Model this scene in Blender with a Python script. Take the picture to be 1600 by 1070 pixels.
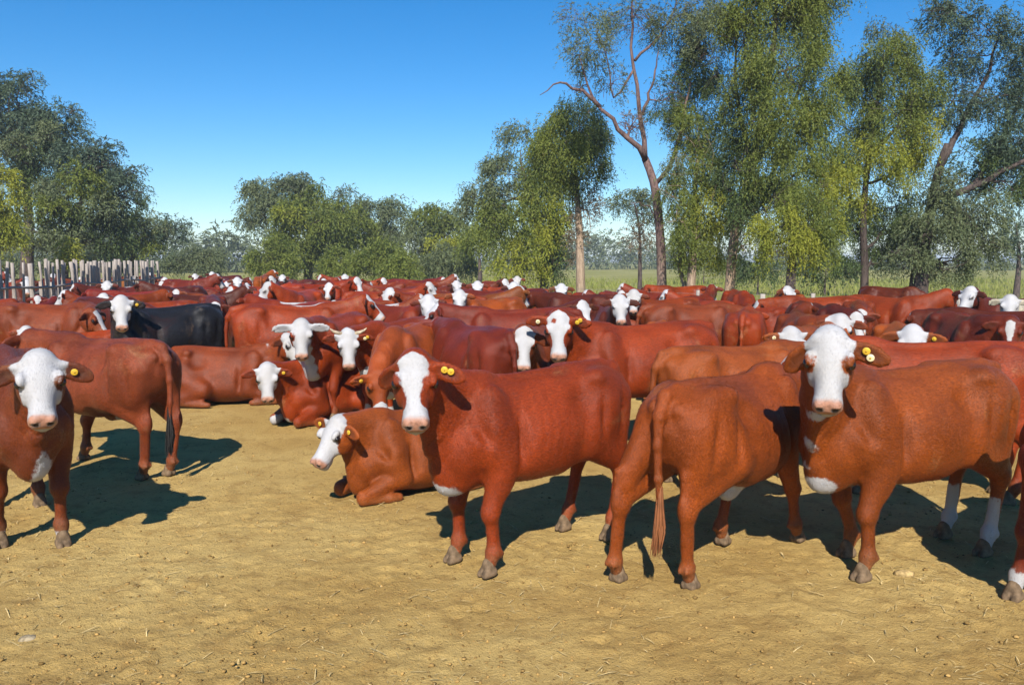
import bpy, math, random
import numpy as np
from mathutils import Vector, Matrix

for _o in list(bpy.data.objects):
    bpy.data.objects.remove(_o, do_unlink=True)
random.seed(7)
RNG = np.random.default_rng(11)
SC = bpy.context.scene
COL = SC.collection

# ------------------------------------------------------------------ camera
CAM_H = 1.75
FPX = 1244.4                      # focal length in photograph pixels (28 mm)
PITCH = math.atan(127.0 / FPX)    # looking slightly down
cd = bpy.data.cameras.new('camera')
cd.lens = 28.0
cd.sensor_width = 36.0
cd.clip_start = 0.05
cd.clip_end = 5000.0
cam = bpy.data.objects.new('camera', cd)
COL.objects.link(cam)
cam.location = (0, 0, CAM_H)
cam.rotation_euler = (math.pi / 2 - PITCH, 0, 0)
SC.camera = cam

# ------------------------------------------------------------------ world and sun
SUN_EL = math.radians(40.0)
SUN_AZ = math.radians(180.0 + 3.7)     # compass bearing of the sun, clockwise from +Y
w = bpy.data.worlds.new('World')
SC.world = w
w.use_nodes = True
nt = w.node_tree
nt.nodes.clear()
out = nt.nodes.new('ShaderNodeOutputWorld')
bg = nt.nodes.new('ShaderNodeBackground')
sky = nt.nodes.new('ShaderNodeTexSky')
sky.sky_type = 'NISHITA'
sky.sun_disc = False
sky.sun_elevation = SUN_EL
sky.sun_rotation = SUN_AZ
sky.altitude = 0
sky.air_density = 1.0
sky.dust_density = 0.0
sky.ozone_density = 6.0
hs = nt.nodes.new('ShaderNodeHueSaturation')
hs.inputs['Saturation'].default_value = 1.30
nt.links.new(sky.outputs[0], hs.inputs['Color'])
nt.links.new(hs.outputs[0], bg.inputs['Color'])
bg.inputs['Strength'].default_value = 0.094
nt.links.new(bg.outputs[0], out.inputs[0])

sl = bpy.data.lights.new('sun', 'SUN')
sl.energy = 5.0
sl.angle = math.radians(0.5)
sl.color = (1.0, 0.94, 0.86)
sun = bpy.data.objects.new('sun', sl)
COL.objects.link(sun)
_sd = Vector((math.sin(SUN_AZ) * math.cos(SUN_EL), math.cos(SUN_AZ) * math.cos(SUN_EL), math.sin(SUN_EL)))
sun.rotation_euler = _sd.to_track_quat('Z', 'Y').to_euler()
sun.location = (-3, -20, 20)

SC.view_settings.view_transform = 'Standard'
SC.view_settings.look = 'None'
SC.view_settings.exposure = 0.6
SC.view_settings.gamma = 1.0
SC.view_settings.use_curve_mapping = False
try:
    SC.cycles.max_bounces = 6
    SC.cycles.diffuse_bounces = 1
    SC.cycles.transparent_max_bounces = 6
    SC.cycles.volume_bounces = 0
except Exception:
    pass

# ------------------------------------------------------------------ helpers
CP, SP = math.cos(PITCH), math.sin(PITCH)

def ray(px, py):
    rx = (px - 800.0) / FPX
    uy = (535.0 - py) / FPX
    return np.array([rx, CP + uy * SP, -SP + uy * CP])

def at(px, py, d):
    """point seen at a photograph pixel, at ground distance d in front of the camera"""
    r = ray(px, py)
    return np.array([0, 0, CAM_H]) + r * (d / r[1])

def ground(px, py):
    r = ray(px, py)
    return np.array([0, 0, CAM_H]) + r * (-CAM_H / r[2])

def tag(o, label, cat, group=None):
    o['label'] = label
    o['category'] = cat
    if group:
        o['group'] = group
    return o

def link(name, data, parent=None):
    o = bpy.data.objects.new(name, data)
    COL.objects.link(o)
    if parent is not None:
        o.parent = parent
    return o

def mesh_np(name, V, Q, mat=None, smooth=True):
    """V (n,3), Q (m,3) or (m,4) -> mesh"""
    me = bpy.data.meshes.new(name)
    V = np.asarray(V, dtype=np.float32)
    Q = np.asarray(Q, dtype=np.int32)
    m, k = Q.shape
    me.vertices.add(len(V))
    me.vertices.foreach_set('co', V.ravel())
    me.loops.add(m * k)
    me.loops.foreach_set('vertex_index', Q.ravel())
    me.polygons.add(m)
    me.polygons.foreach_set('loop_start', np.arange(0, m * k, k, dtype=np.int32))
    try:
        me.polygons.foreach_set('loop_total', np.full(m, k, dtype=np.int32))
    except Exception:
        pass
    if smooth:
        me.polygons.foreach_set('use_smooth', np.ones(m, dtype=bool))
    me.update(calc_edges=True)
    if mat:
        me.materials.append(mat)
    return me

def vnoise(P, scale, seed=0):
    """smooth value noise in [-1,1] for points (n,2) or (n,3)"""
    P = np.asarray(P, dtype=np.float64) * scale
    if P.shape[1] == 2:
        P = np.c_[P, np.zeros(len(P))]
    I = np.floor(P).astype(np.int64)
    f = P - I
    f = f * f * (3 - 2 * f)
    def h(i, j, k):
        n = (i * 374761393 + j * 668265263 + k * 2147483647 + seed * 974634777) & 0xffffffff
        n = ((n ^ (n >> 13)) * 1274126177) & 0xffffffff
        n = (n ^ (n >> 16)) & 0xffffff
        return n / float(0x7fffff) - 1.0
    r = 0
    for a in (0, 1):
        for b in (0, 1):
            for c in (0, 1):
                wgt = (f[:, 0] if a else 1 - f[:, 0]) * (f[:, 1] if b else 1 - f[:, 1]) * (f[:, 2] if c else 1 - f[:, 2])
                r = r + wgt * h(I[:, 0] + a, I[:, 1] + b, I[:, 2] + c)
    return r

# ------------------------------------------------------------------ material helpers
def new_mat(name):
    m = bpy.data.materials.new(name)
    m.use_nodes = True
    t = m.node_tree
    b = t.nodes['Principled BSDF']
    return m, t, b

def N(t, typ, **kw):
    n = t.nodes.new(typ)
    for k, v in kw.items():
        if k.startswith('i_'):
            n.inputs[k[2:].replace('_', ' ')].default_value = v
        else:
            setattr(n, k, v)
    return n

def mix(t, fac, a, b, blend='MIX'):
    n = t.nodes.new('ShaderNodeMix')
    n.data_type = 'RGBA'
    n.blend_type = blend
    for sock, v in ((n.inputs[0], fac), (n.inputs[6], a), (n.inputs[7], b)):
        if hasattr(v, 'links') or isinstance(v, bpy.types.NodeSocket):
            t.links.new(v, sock)
        else:
            if sock == n.inputs[0]:
                sock.default_value = v
            else:
                sock.default_value = (*v, 1.0) if len(v) == 3 else v
    return n.outputs[2]

def math_n(t, op, a, b=None, c=None, clamp=False):
    n = t.nodes.new('ShaderNodeMath')
    n.operation = op
    n.use_clamp = clamp
    for i, v in enumerate((a, b, c)):
        if v is None:
            continue
        if isinstance(v, bpy.types.NodeSocket):
            t.links.new(v, n.inputs[i])
        else:
            n.inputs[i].default_value = v
    return n.outputs[0]

def remap(t, v, a, b, c=0.0, d=1.0, smooth=True):
    n = t.nodes.new('ShaderNodeMapRange')
    if smooth:
        n.interpolation_type = 'SMOOTHSTEP'
    t.links.new(v, n.inputs[0])
    n.inputs[1].default_value = a
    n.inputs[2].default_value = b
    n.inputs[3].default_value = c
    n.inputs[4].default_value = d
    return n.outputs[0]

def noise(t, vec, scale, detail=4, rough=0.55, dist=0.0):
    n = t.nodes.new('ShaderNodeTexNoise')
    n.inputs['Scale'].default_value = scale
    n.inputs['Detail'].default_value = detail
    n.inputs['Roughness'].default_value = rough
    n.inputs['Distortion'].default_value = dist
    if vec is not None:
        t.links.new(vec, n.inputs['Vector'])
    return n.outputs[0]

def bump(t, height, strength, dist, normal_in):
    n = t.nodes.new('ShaderNodeBump')
    n.inputs['Strength'].default_value = strength
    n.inputs['Distance'].default_value = dist
    t.links.new(height, n.inputs['Height'])
    t.links.new(n.outputs[0], normal_in)
    return n

# coat of the cattle: base colour from the object's own colour, markings from mesh masks
def coat_material():
    m, t, b = new_mat('cattle_coat')
    oi = N(t, 'ShaderNodeObjectInfo')
    tc = N(t, 'ShaderNodeTexCoord')
    at_ = N(t, 'ShaderNodeAttribute', attribute_name='mask')
    sep = N(t, 'ShaderNodeSeparateColor')
    t.links.new(at_.outputs['Color'], sep.inputs[0])
    rnd = N(t, 'ShaderNodeVectorMath', operation='ADD')
    t.links.new(tc.outputs['Object'], rnd.inputs[0])
    t.links.new(oi.outputs['Random'], rnd.inputs[1])
    vec = rnd.outputs[0]
    big = noise(t, vec, 3.0, 3)
    fine = noise(t, vec, 38.0, 5, 0.65)
    mp = N(t, 'ShaderNodeMapping')
    mp.inputs['Scale'].default_value = (16, 60, 34)
    t.links.new(vec, mp.inputs['Vector'])
    hair = noise(t, mp.outputs[0], 3.0, 4, 0.7)
    coat = oi.outputs['Color']
    k = remap(t, big, 0.3, 0.7, 0.74, 1.20)
    kc = N(t, 'ShaderNodeCombineColor')
    for i in range(3):
        t.links.new(k, kc.inputs[i])
    coat = mix(t, 1.0, coat, kc.outputs[0], 'MULTIPLY')
    k2 = remap(t, hair, 0.30, 0.70, 0.66, 1.34)
    kc2 = N(t, 'ShaderNodeCombineColor')
    for i in range(3):
        t.links.new(k2, kc2.inputs[i])
    coat = mix(t, 1.0, coat, kc2.outputs[0], 'MULTIPLY')
    # dusty lower legs and muddy smears
    dust = at_.outputs['Alpha']
    dn = math_n(t, 'MULTIPLY', dust, remap(t, fine, 0.3, 0.65, 0.25, 1.0), clamp=True)
    coat = mix(t, dn, coat, (0.33, 0.21, 0.10))
    # smears of dry dust on flank and thigh
    smear = noise(t, vec, 2.1, 6, 0.72, 0.8)
    sm2 = math_n(t, 'MULTIPLY', remap(t, smear, 0.56, 0.72), remap(t, hair, 0.35, 0.7, 0.15, 0.55))
    coat = mix(t, sm2, coat, (0.30, 0.175, 0.075))
    dk = math_n(t, 'MULTIPLY', remap(t, smear, 0.46, 0.30), 0.35)
    coat = mix(t, dk, coat, (0.055, 0.012, 0.004))
    # white markings with a hairy edge
    wv = math_n(t, 'SUBTRACT', sep.outputs[0], 0.5)
    wn = math_n(t, 'MULTIPLY_ADD', math_n(t, 'SUBTRACT', fine, 0.5), 0.10, wv)
    wf = remap(t, wn, -0.012, 0.022)
    wcol = mix(t, remap(t, big, 0.35, 0.75), (0.43, 0.425, 0.43), (0.36, 0.345, 0.325))
    wcol = mix(t, remap(t, fine, 0.55, 0.8, 0.0, 0.35), wcol, (0.30, 0.22, 0.15))
    c = mix(t, wf, coat, wcol)
    # bare pink skin of the muzzle, then dark skin (nostril, lips, eye rims, ear lining)
    pk = mix(t, remap(t, fine, 0.45, 0.7), (0.40, 0.20, 0.13), (0.22, 0.11, 0.07))
    c = mix(t, sep.outputs[1], c, pk)
    c = mix(t, sep.outputs[2], c, (0.035, 0.020, 0.016))
    t.links.new(c, b.inputs['Base Color'])
    r = remap(t, fine, 0.3, 0.7, 0.36, 0.52)
    t.links.new(r, b.inputs['Roughness'])
    b.inputs['Specular IOR Level'].default_value = 0.24
    b.inputs['Sheen Weight'].default_value = 0.02
    b.inputs['Sheen Roughness'].default_value = 0.4
    b.inputs['Sheen Tint'].default_value = (1.0, 0.75, 0.55, 1)
    hsum = math_n(t, 'ADD', math_n(t, 'MULTIPLY', fine, 0.35), hair)
    bump(t, hsum, 0.6, 0.010, b.inputs['Normal'])
    return m

def plain(name, colr, rough=0.6, var=0.15, scale=30.0, spec=0.3, bstr=0.15, bdist=0.004):
    m, t, b = new_mat(name)
    tc = N(t, 'ShaderNodeTexCoord')
    n = noise(t, tc.outputs['Object'], scale, 5)
    dark = tuple(max(0, x * (1 - var * 1.6)) for x in colr)
    lite = tuple(min(1, x * (1 + var)) for x in colr)
    t.links.new(mix(t, remap(t, n, 0.3, 0.7), dark, lite), b.inputs['Base Color'])
    b.inputs['Roughness'].default_value = rough
    b.inputs['Specular IOR Level'].default_value = spec
    if bstr:
        bump(t, n, bstr, bdist, b.inputs['Normal'])
    return m

def leaf_material(name, c1, c2, c3, transl=0.25):
    m, t, b = new_mat(name)
    geo = N(t, 'ShaderNodeNewGeometry')
    tc = N(t, 'ShaderNodeTexCoord')
    n = noise(t, tc.outputs['Object'], 0.9, 4)
    c1, c2, c3 = (tuple(min(1.0, q * g) for q, g in zip(c, (1.12, 1.22, 1.05))) for c in (c1, c2, c3))
    a = mix(t, remap(t, n, 0.35, 0.65), c1, c2)
    a = mix(t, remap(t, geo.outputs['Random Per Island'], 0.40, 1.0, 0.0, 0.50), a, c3)
    t.links.new(a, b.inputs['Base Color'])
    b.inputs['Roughness'].default_value = 0.6
    b.inputs['Specular IOR Level'].default_value = 0.25
    tr = N(t, 'ShaderNodeBsdfTranslucent')
    t.links.new(a, tr.inputs['Color'])
    ms = N(t, 'ShaderNodeMixShader')
    ms.inputs[0].default_value = transl
    t.links.new(b.outputs[0], ms.inputs[1])
    t.links.new(tr.outputs[0], ms.inputs[2])
    t.links.new(ms.outputs[0], t.nodes['Material Output'].inputs['Surface'])
    return m

def bark_material(name, c1, c2, up=None, z0=2.0, z1=3.2):
    m, t, b = new_mat(name)
    tc = N(t, 'ShaderNodeTexCoord')
    mp = N(t, 'ShaderNodeMapping')
    mp.inputs['Scale'].default_value = (6, 6, 1.2)
    t.links.new(tc.outputs['Object'], mp.inputs['Vector'])
    n = noise(t, mp.outputs[0], 3.0, 6, 0.7, 0.6)
    c = mix(t, remap(t, n, 0.32, 0.68), c1, c2)
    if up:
        # pale lower trunk, darker above: upper shade partly painted into the bark colour
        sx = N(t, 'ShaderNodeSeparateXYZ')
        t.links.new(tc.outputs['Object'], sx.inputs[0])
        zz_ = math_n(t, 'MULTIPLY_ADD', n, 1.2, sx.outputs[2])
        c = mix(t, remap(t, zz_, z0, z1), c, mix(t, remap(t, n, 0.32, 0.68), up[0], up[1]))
    t.links.new(c, b.inputs['Base Color'])
    b.inputs['Roughness'].default_value = 0.9
    b.inputs['Specular IOR Level'].default_value = 0.15
    bump(t, n, 0.8, 0.04, b.inputs['Normal'])
    return m

M_COAT = coat_material()
M_EYE = plain('eye_gloss', (0.012, 0.008, 0.007), 0.08, 0.1, 30, 0.6, 0)
M_HOOF = plain('hoof_horn', (0.155, 0.105, 0.062), 0.85, 0.30, 26, 0.15, 0.3)
M_HORN = plain('horn', (0.42, 0.33, 0.22), 0.45, 0.3, 25, 0.4, 0.2)
M_TAG = plain('yellow_tag', (0.62, 0.38, 0.03), 0.45, 0.12, 60, 0.4, 0.0)
M_TAGW = plain('pale_tag', (0.72, 0.60, 0.35), 0.45, 0.12, 60, 0.4, 0.0)
M_TAGD = plain('tag_stud', (0.50, 0.30, 0.025), 0.5, 0.1, 60, 0.3, 0.0)
# ------------------------------------------------------------------ implicit surfaces for the animals
def nrm(v):
    v = np.asarray(v, float)
    return v / max(1e-9, np.linalg.norm(v))

class Field:
    def __init__(s, lo, hi, h, fine=None, hf=None):
        """grid box lo..hi with step h, refined to hf inside the box fine=(flo,fhi)"""
        s.ax = []
        for a in range(3):
            if fine is None:
                s.ax.append(np.arange(lo[a], hi[a] + h, h))
            else:
                pts = [lo[a]]
                while pts[-1] < hi[a]:
                    x = pts[-1]
                    st = hf if fine[0][a] - h * 0.5 <= x <= fine[1][a] else h
                    pts.append(x + st)
                s.ax.append(np.array(pts))
        s.F = np.full([len(a) for a in s.ax], 0.5, dtype=np.float32)

    def sub(s, lo, hi):
        r = []
        for a in range(3):
            i0 = max(0, np.searchsorted(s.ax[a], lo[a]) - 1)
            i1 = min(len(s.ax[a]), np.searchsorted(s.ax[a], hi[a]) + 1)
            if i1 <= i0:
                return None
            r.append(slice(i0, i1))
        X = s.ax[0][r[0]].astype(np.float32)[:, None, None]
        Y = s.ax[1][r[1]].astype(np.float32)[None, :, None]
        Z = s.ax[2][r[2]].astype(np.float32)[None, None, :]
        return tuple(r), X, Y, Z

    def put(s, r, d, k, op='add'):
        b = s.F[r]
        if op == 'sub':
            d = -d
            h = np.clip(0.5 - 0.5 * (b - d) / k, 0, 1)
            s.F[r] = b * (1 - h) + d * h + k * h * (1 - h)
        else:
            h = np.clip(0.5 + 0.5 * (b - d) / k, 0, 1)
            s.F[r] = b * (1 - h) + d * h - k * h * (1 - h)

    def cone(s, p0, p1, r0, r1, k=0.03, sq=None, op='add'):
        """tapered capsule; sq=(direction, factor) makes it thinner along a direction"""
        p0 = np.asarray(p0, float); p1 = np.asarray(p1, float)
        m = max(r0, r1) + k + 0.03
        q = s.sub(np.minimum(p0, p1) - m, np.maximum(p0, p1) + m)
        if q is None:
            return
        r, X, Y, Z = q
        a = [X - p0[0], Y - p0[1], Z - p0[2]]
        ba = p1 - p0
        L = max(1e-8, float(ba @ ba))
        t = np.clip((a[0] * ba[0] + a[1] * ba[1] + a[2] * ba[2]) / L, 0, 1)
        e = [a[i] - t * ba[i] for i in range(3)]
        dd = e[0] ** 2 + e[1] ** 2 + e[2] ** 2
        if sq is not None:
            n = nrm(sq[0])
            u = e[0] * n[0] + e[1] * n[1] + e[2] * n[2]
            dd = dd + (sq[1] ** 2 - 1) * u * u
        s.put(r, np.sqrt(dd) - (r0 + (r1 - r0) * t), k, op)

    def chain(s, pts, rad, k=0.03, sq=None):
        for i in range(len(pts) - 1):
            s.cone(pts[i], pts[i + 1], rad[i], rad[i + 1], k, sq)

    def ell(s, c, rad, R=None, k=0.03, op='add'):
        c = np.asarray(c, float); rad = np.asarray(rad, float)
        m = rad.max() + k + 0.03
        q = s.sub(c - m, c + m)
        if q is None:
            return
        r, X, Y, Z = q
        a = [X - c[0], Y - c[1], Z - c[2]]
        if R is not None:          # rows of R are the local axes
            a = [a[0] * R[i][0] + a[1] * R[i][1] + a[2] * R[i][2] for i in range(3)]
        k0 = np.sqrt((a[0] / rad[0]) ** 2 + (a[1] / rad[1]) ** 2 + (a[2] / rad[2]) ** 2)
        k1 = np.sqrt((a[0] / rad[0] ** 2) ** 2 + (a[1] / rad[1] ** 2) ** 2 + (a[2] / rad[2] ** 2) ** 2) + 1e-6
        s.put(r, k0 * (k0 - 1.0) / k1, k, op)

    def loft(s, o, E, st, k=0.03, n=2.3, taper=0.12):
        """body given by stations (s, top, bottom, halfwidth) along E[0]; E[2] is up"""
        o = np.asarray(o, float)
        st = np.asarray(st, float)
        lo = np.full(3, 1e9); hi = -lo
        for row in st:
            for v in (row[1], row[2]):
                for u in (-row[3], row[3]):
                    p = o + E[0] * row[0] + E[1] * u + E[2] * v
                    lo = np.minimum(lo, p); hi = np.maximum(hi, p)
        q = s.sub(lo - 0.1 - k, hi + 0.1 + k)
        if q is None:
            return
        r, X, Y, Z = q
        a = [X - o[0], Y - o[1], Z - o[2]]
        S, U, Vv = [a[0] * E[i][0] + a[1] * E[i][1] + a[2] * E[i][2] for i in range(3)]
        ss = np.linspace(st[0, 0], st[-1, 0], 160)
        cols = [cr_interp(st[:, 0], st[:, j], ss) for j in (1, 2, 3)]
        Sc = np.clip(S, ss[0], ss[-1])
        top, bot, wd = [np.interp(Sc, ss, c).astype(np.float32) for c in cols]
        mid = (top + bot) / 2; hh = (top - bot) / 2
        t = (Vv - mid) / hh
        wd = wd * (1 - taper * np.clip(t, -0.3, 1.2))
        rho = (np.abs(U / wd) ** n + np.abs(t) ** n) ** (1.0 / n)
        d = (rho - 1) * np.minimum(wd, hh)
        ds = np.abs(S - Sc)
        d = np.where(ds > 0, np.sqrt(np.maximum(d, 0) ** 2 + ds ** 2) + np.minimum(d, 0) * (ds == 0), d)
        s.put(r, d, k)

    def mesh(s, smooth=2):
        F = s.F; xs, ys, zs = s.ax
        I = F < 0
        c = np.zeros([n - 1 for n in F.shape], dtype=np.int8)
        for a in (0, 1):
            for b in (0, 1):
                for d in (0, 1):
                    c += I[a:F.shape[0] - 1 + a, b:F.shape[1] - 1 + b, d:F.shape[2] - 1 + d]
        act = (c > 0) & (c < 8)
        ii, jj, kk = np.nonzero(act)
        idx = np.full(act.shape, -1, dtype=np.int32)
        idx[ii, jj, kk] = np.arange(len(ii))
        cor = [(a, b, d) for a in (0, 1) for b in (0, 1) for d in (0, 1)]
        val = np.stack([F[ii + a, jj + b, kk + d] for a, b, d in cor], 1)
        pos = np.stack([np.stack([xs[ii + a], ys[jj + b], zs[kk + d]], 1) for a, b, d in cor], 1)
        acc = np.zeros((len(ii), 3)); cnt = np.zeros(len(ii))
        for p in range(8):
            for q in range(p + 1, 8):
                if sum(abs(cor[p][x] - cor[q][x]) for x in range(3)) != 1:
                    continue
                va, vb = val[:, p], val[:, q]
                m = (va < 0) != (vb < 0)
                t = np.where(m, va / np.where(m, va - vb, 1), 0)[:, None]
                acc += np.where(m[:, None], pos[:, p] + t * (pos[:, q] - pos[:, p]), 0)
                cnt += m
        V = acc / cnt[:, None]
        Q = []
        for ax in range(3):
            o = [x for x in range(3) if x != ax]
            sl0 = [slice(None)] * 3; sl1 = [slice(None)] * 3
            sl0[ax] = slice(0, -1); sl1[ax] = slice(1, None)
            A = I[tuple(sl0)]; B = I[tuple(sl1)]
            e = np.stack(np.nonzero(A != B), 1)
            ok = (e[:, o[0]] > 0) & (e[:, o[1]] > 0) & (e[:, o[0]] < F.shape[o[0]] - 1) & (e[:, o[1]] < F.shape[o[1]] - 1)
            e = e[ok]
            flip = A[e[:, 0], e[:, 1], e[:, 2]]
            def cell(d0, d1):
                q = e.copy()
                q[:, o[0]] += d0; q[:, o[1]] += d1
                return idx[q[:, 0], q[:, 1], q[:, 2]]
            qd = np.stack([cell(-1, -1), cell(0, -1), cell(0, 0), cell(-1, 0)], 1)
            if ax == 1:
                flip = ~flip
            qd = np.where(flip[:, None], qd, qd[:, ::-1])
            Q.append(qd)
        Q = np.concatenate(Q)
        Q = Q[(Q >= 0).all(1)]
        E_ = np.concatenate([Q[:, [0, 1]], Q[:, [1, 2]], Q[:, [2, 3]], Q[:, [3, 0]]])
        n = len(V)
        deg = np.bincount(E_[:, 0], minlength=n) + np.bincount(E_[:, 1], minlength=n)
        for it in range(smooth):
            for lam in (0.55, -0.35):
                av = np.stack([np.bincount(E_[:, 0], V[E_[:, 1], a], n) + np.bincount(E_[:, 1], V[E_[:, 0], a], n) for a in range(3)], 1)
                V = V + lam * (av / np.maximum(deg, 1)[:, None] - V)
        return V, Q

def cr_interp(x, y, xq):
    """monotone-ish cubic (Catmull-Rom tangents on uneven knots)"""
    x = np.asarray(x, float); y = np.asarray(y, float)
    m = np.gradient(y, x)
    i = np.clip(np.searchsorted(x, xq) - 1, 0, len(x) - 2)
    h = x[i + 1] - x[i]
    t = (xq - x[i]) / h
    return ((2 * t**3 - 3 * t**2 + 1) * y[i] + (t**3 - 2 * t**2 + t) * h * m[i] + (-2 * t**3 + 3 * t**2) * y[i + 1] + (t**3 - t**2) * h * m[i + 1])

def bez(a, b, c, n=5):
    a, b, c = map(lambda v: np.asarray(v, float), (a, b, c))
    return [(1 - t) ** 2 * a + 2 * t * (1 - t) * b + t * t * c for t in np.linspace(0, 1, n)]

TRUNK = [(-0.735, 0.99, 0.86, 0.050), (-0.70, 1.055, 0.76, 0.105), (-0.62, 1.11, 0.67, 0.170), (-0.50, 1.135, 0.62, 0.215),
         (-0.36, 1.14, 0.585, 0.222), (-0.20, 1.115, 0.54, 0.240), (0.0, 1.092, 0.505, 0.256), (0.18, 1.092, 0.49, 0.250),
         (0.34, 1.120, 0.495, 0.218), (0.45, 1.132, 0.505, 0.182), (0.555, 1.08, 0.52, 0.150), (0.64, 0.98, 0.57, 0.105), (0.69, 0.90, 0.66, 0.06)]
HEAD = [(-0.055, 0.000, -0.09, 0.045), (-0.02, 0.035, -0.14, 0.078), (0.04, 0.052, -0.195, 0.102), (0.11, 0.056, -0.215, 0.114), (0.16, 0.048, -0.205, 0.108),
        (0.225, 0.036, -0.165, 0.080), (0.28, 0.030, -0.135, 0.066), (0.335, 0.026, -0.120, 0.064), (0.385, 0.020, -0.118, 0.070),
        (0.425, 0.002, -0.112, 0.066), (0.448, -0.025, -0.090, 0.046)]

def head_frame(az, pitch, roll=0.0):
    """axes of the head in cow space: az to the animal's left, pitch downwards"""
    ca, sa, cp, sp = math.cos(az), math.sin(az), math.cos(pitch), math.sin(pitch)
    e1 = np.array([ca * cp, sa * cp, -sp])
    e2 = np.array([-sa, ca, 0.0])
    e3 = np.cross(e1, e2)
    if roll:
        c, s_ = math.cos(roll), math.sin(roll)
        e2, e3 = c * e2 + s_ * e3, c * e3 - s_ * e2
    return np.stack([e1, e2, e3])

HLEN = 0.87      # head length against the profile table
HC = np.array([0.19 * HLEN, 0.0, -0.06])      # centre of the head in head coordinates

def R_tilt(sy):
    c, s_ = math.cos(0.45), math.sin(0.45)
    return np.array([[c, 0, -s_], [0, 1, 0], [s_, 0, c]])

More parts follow.
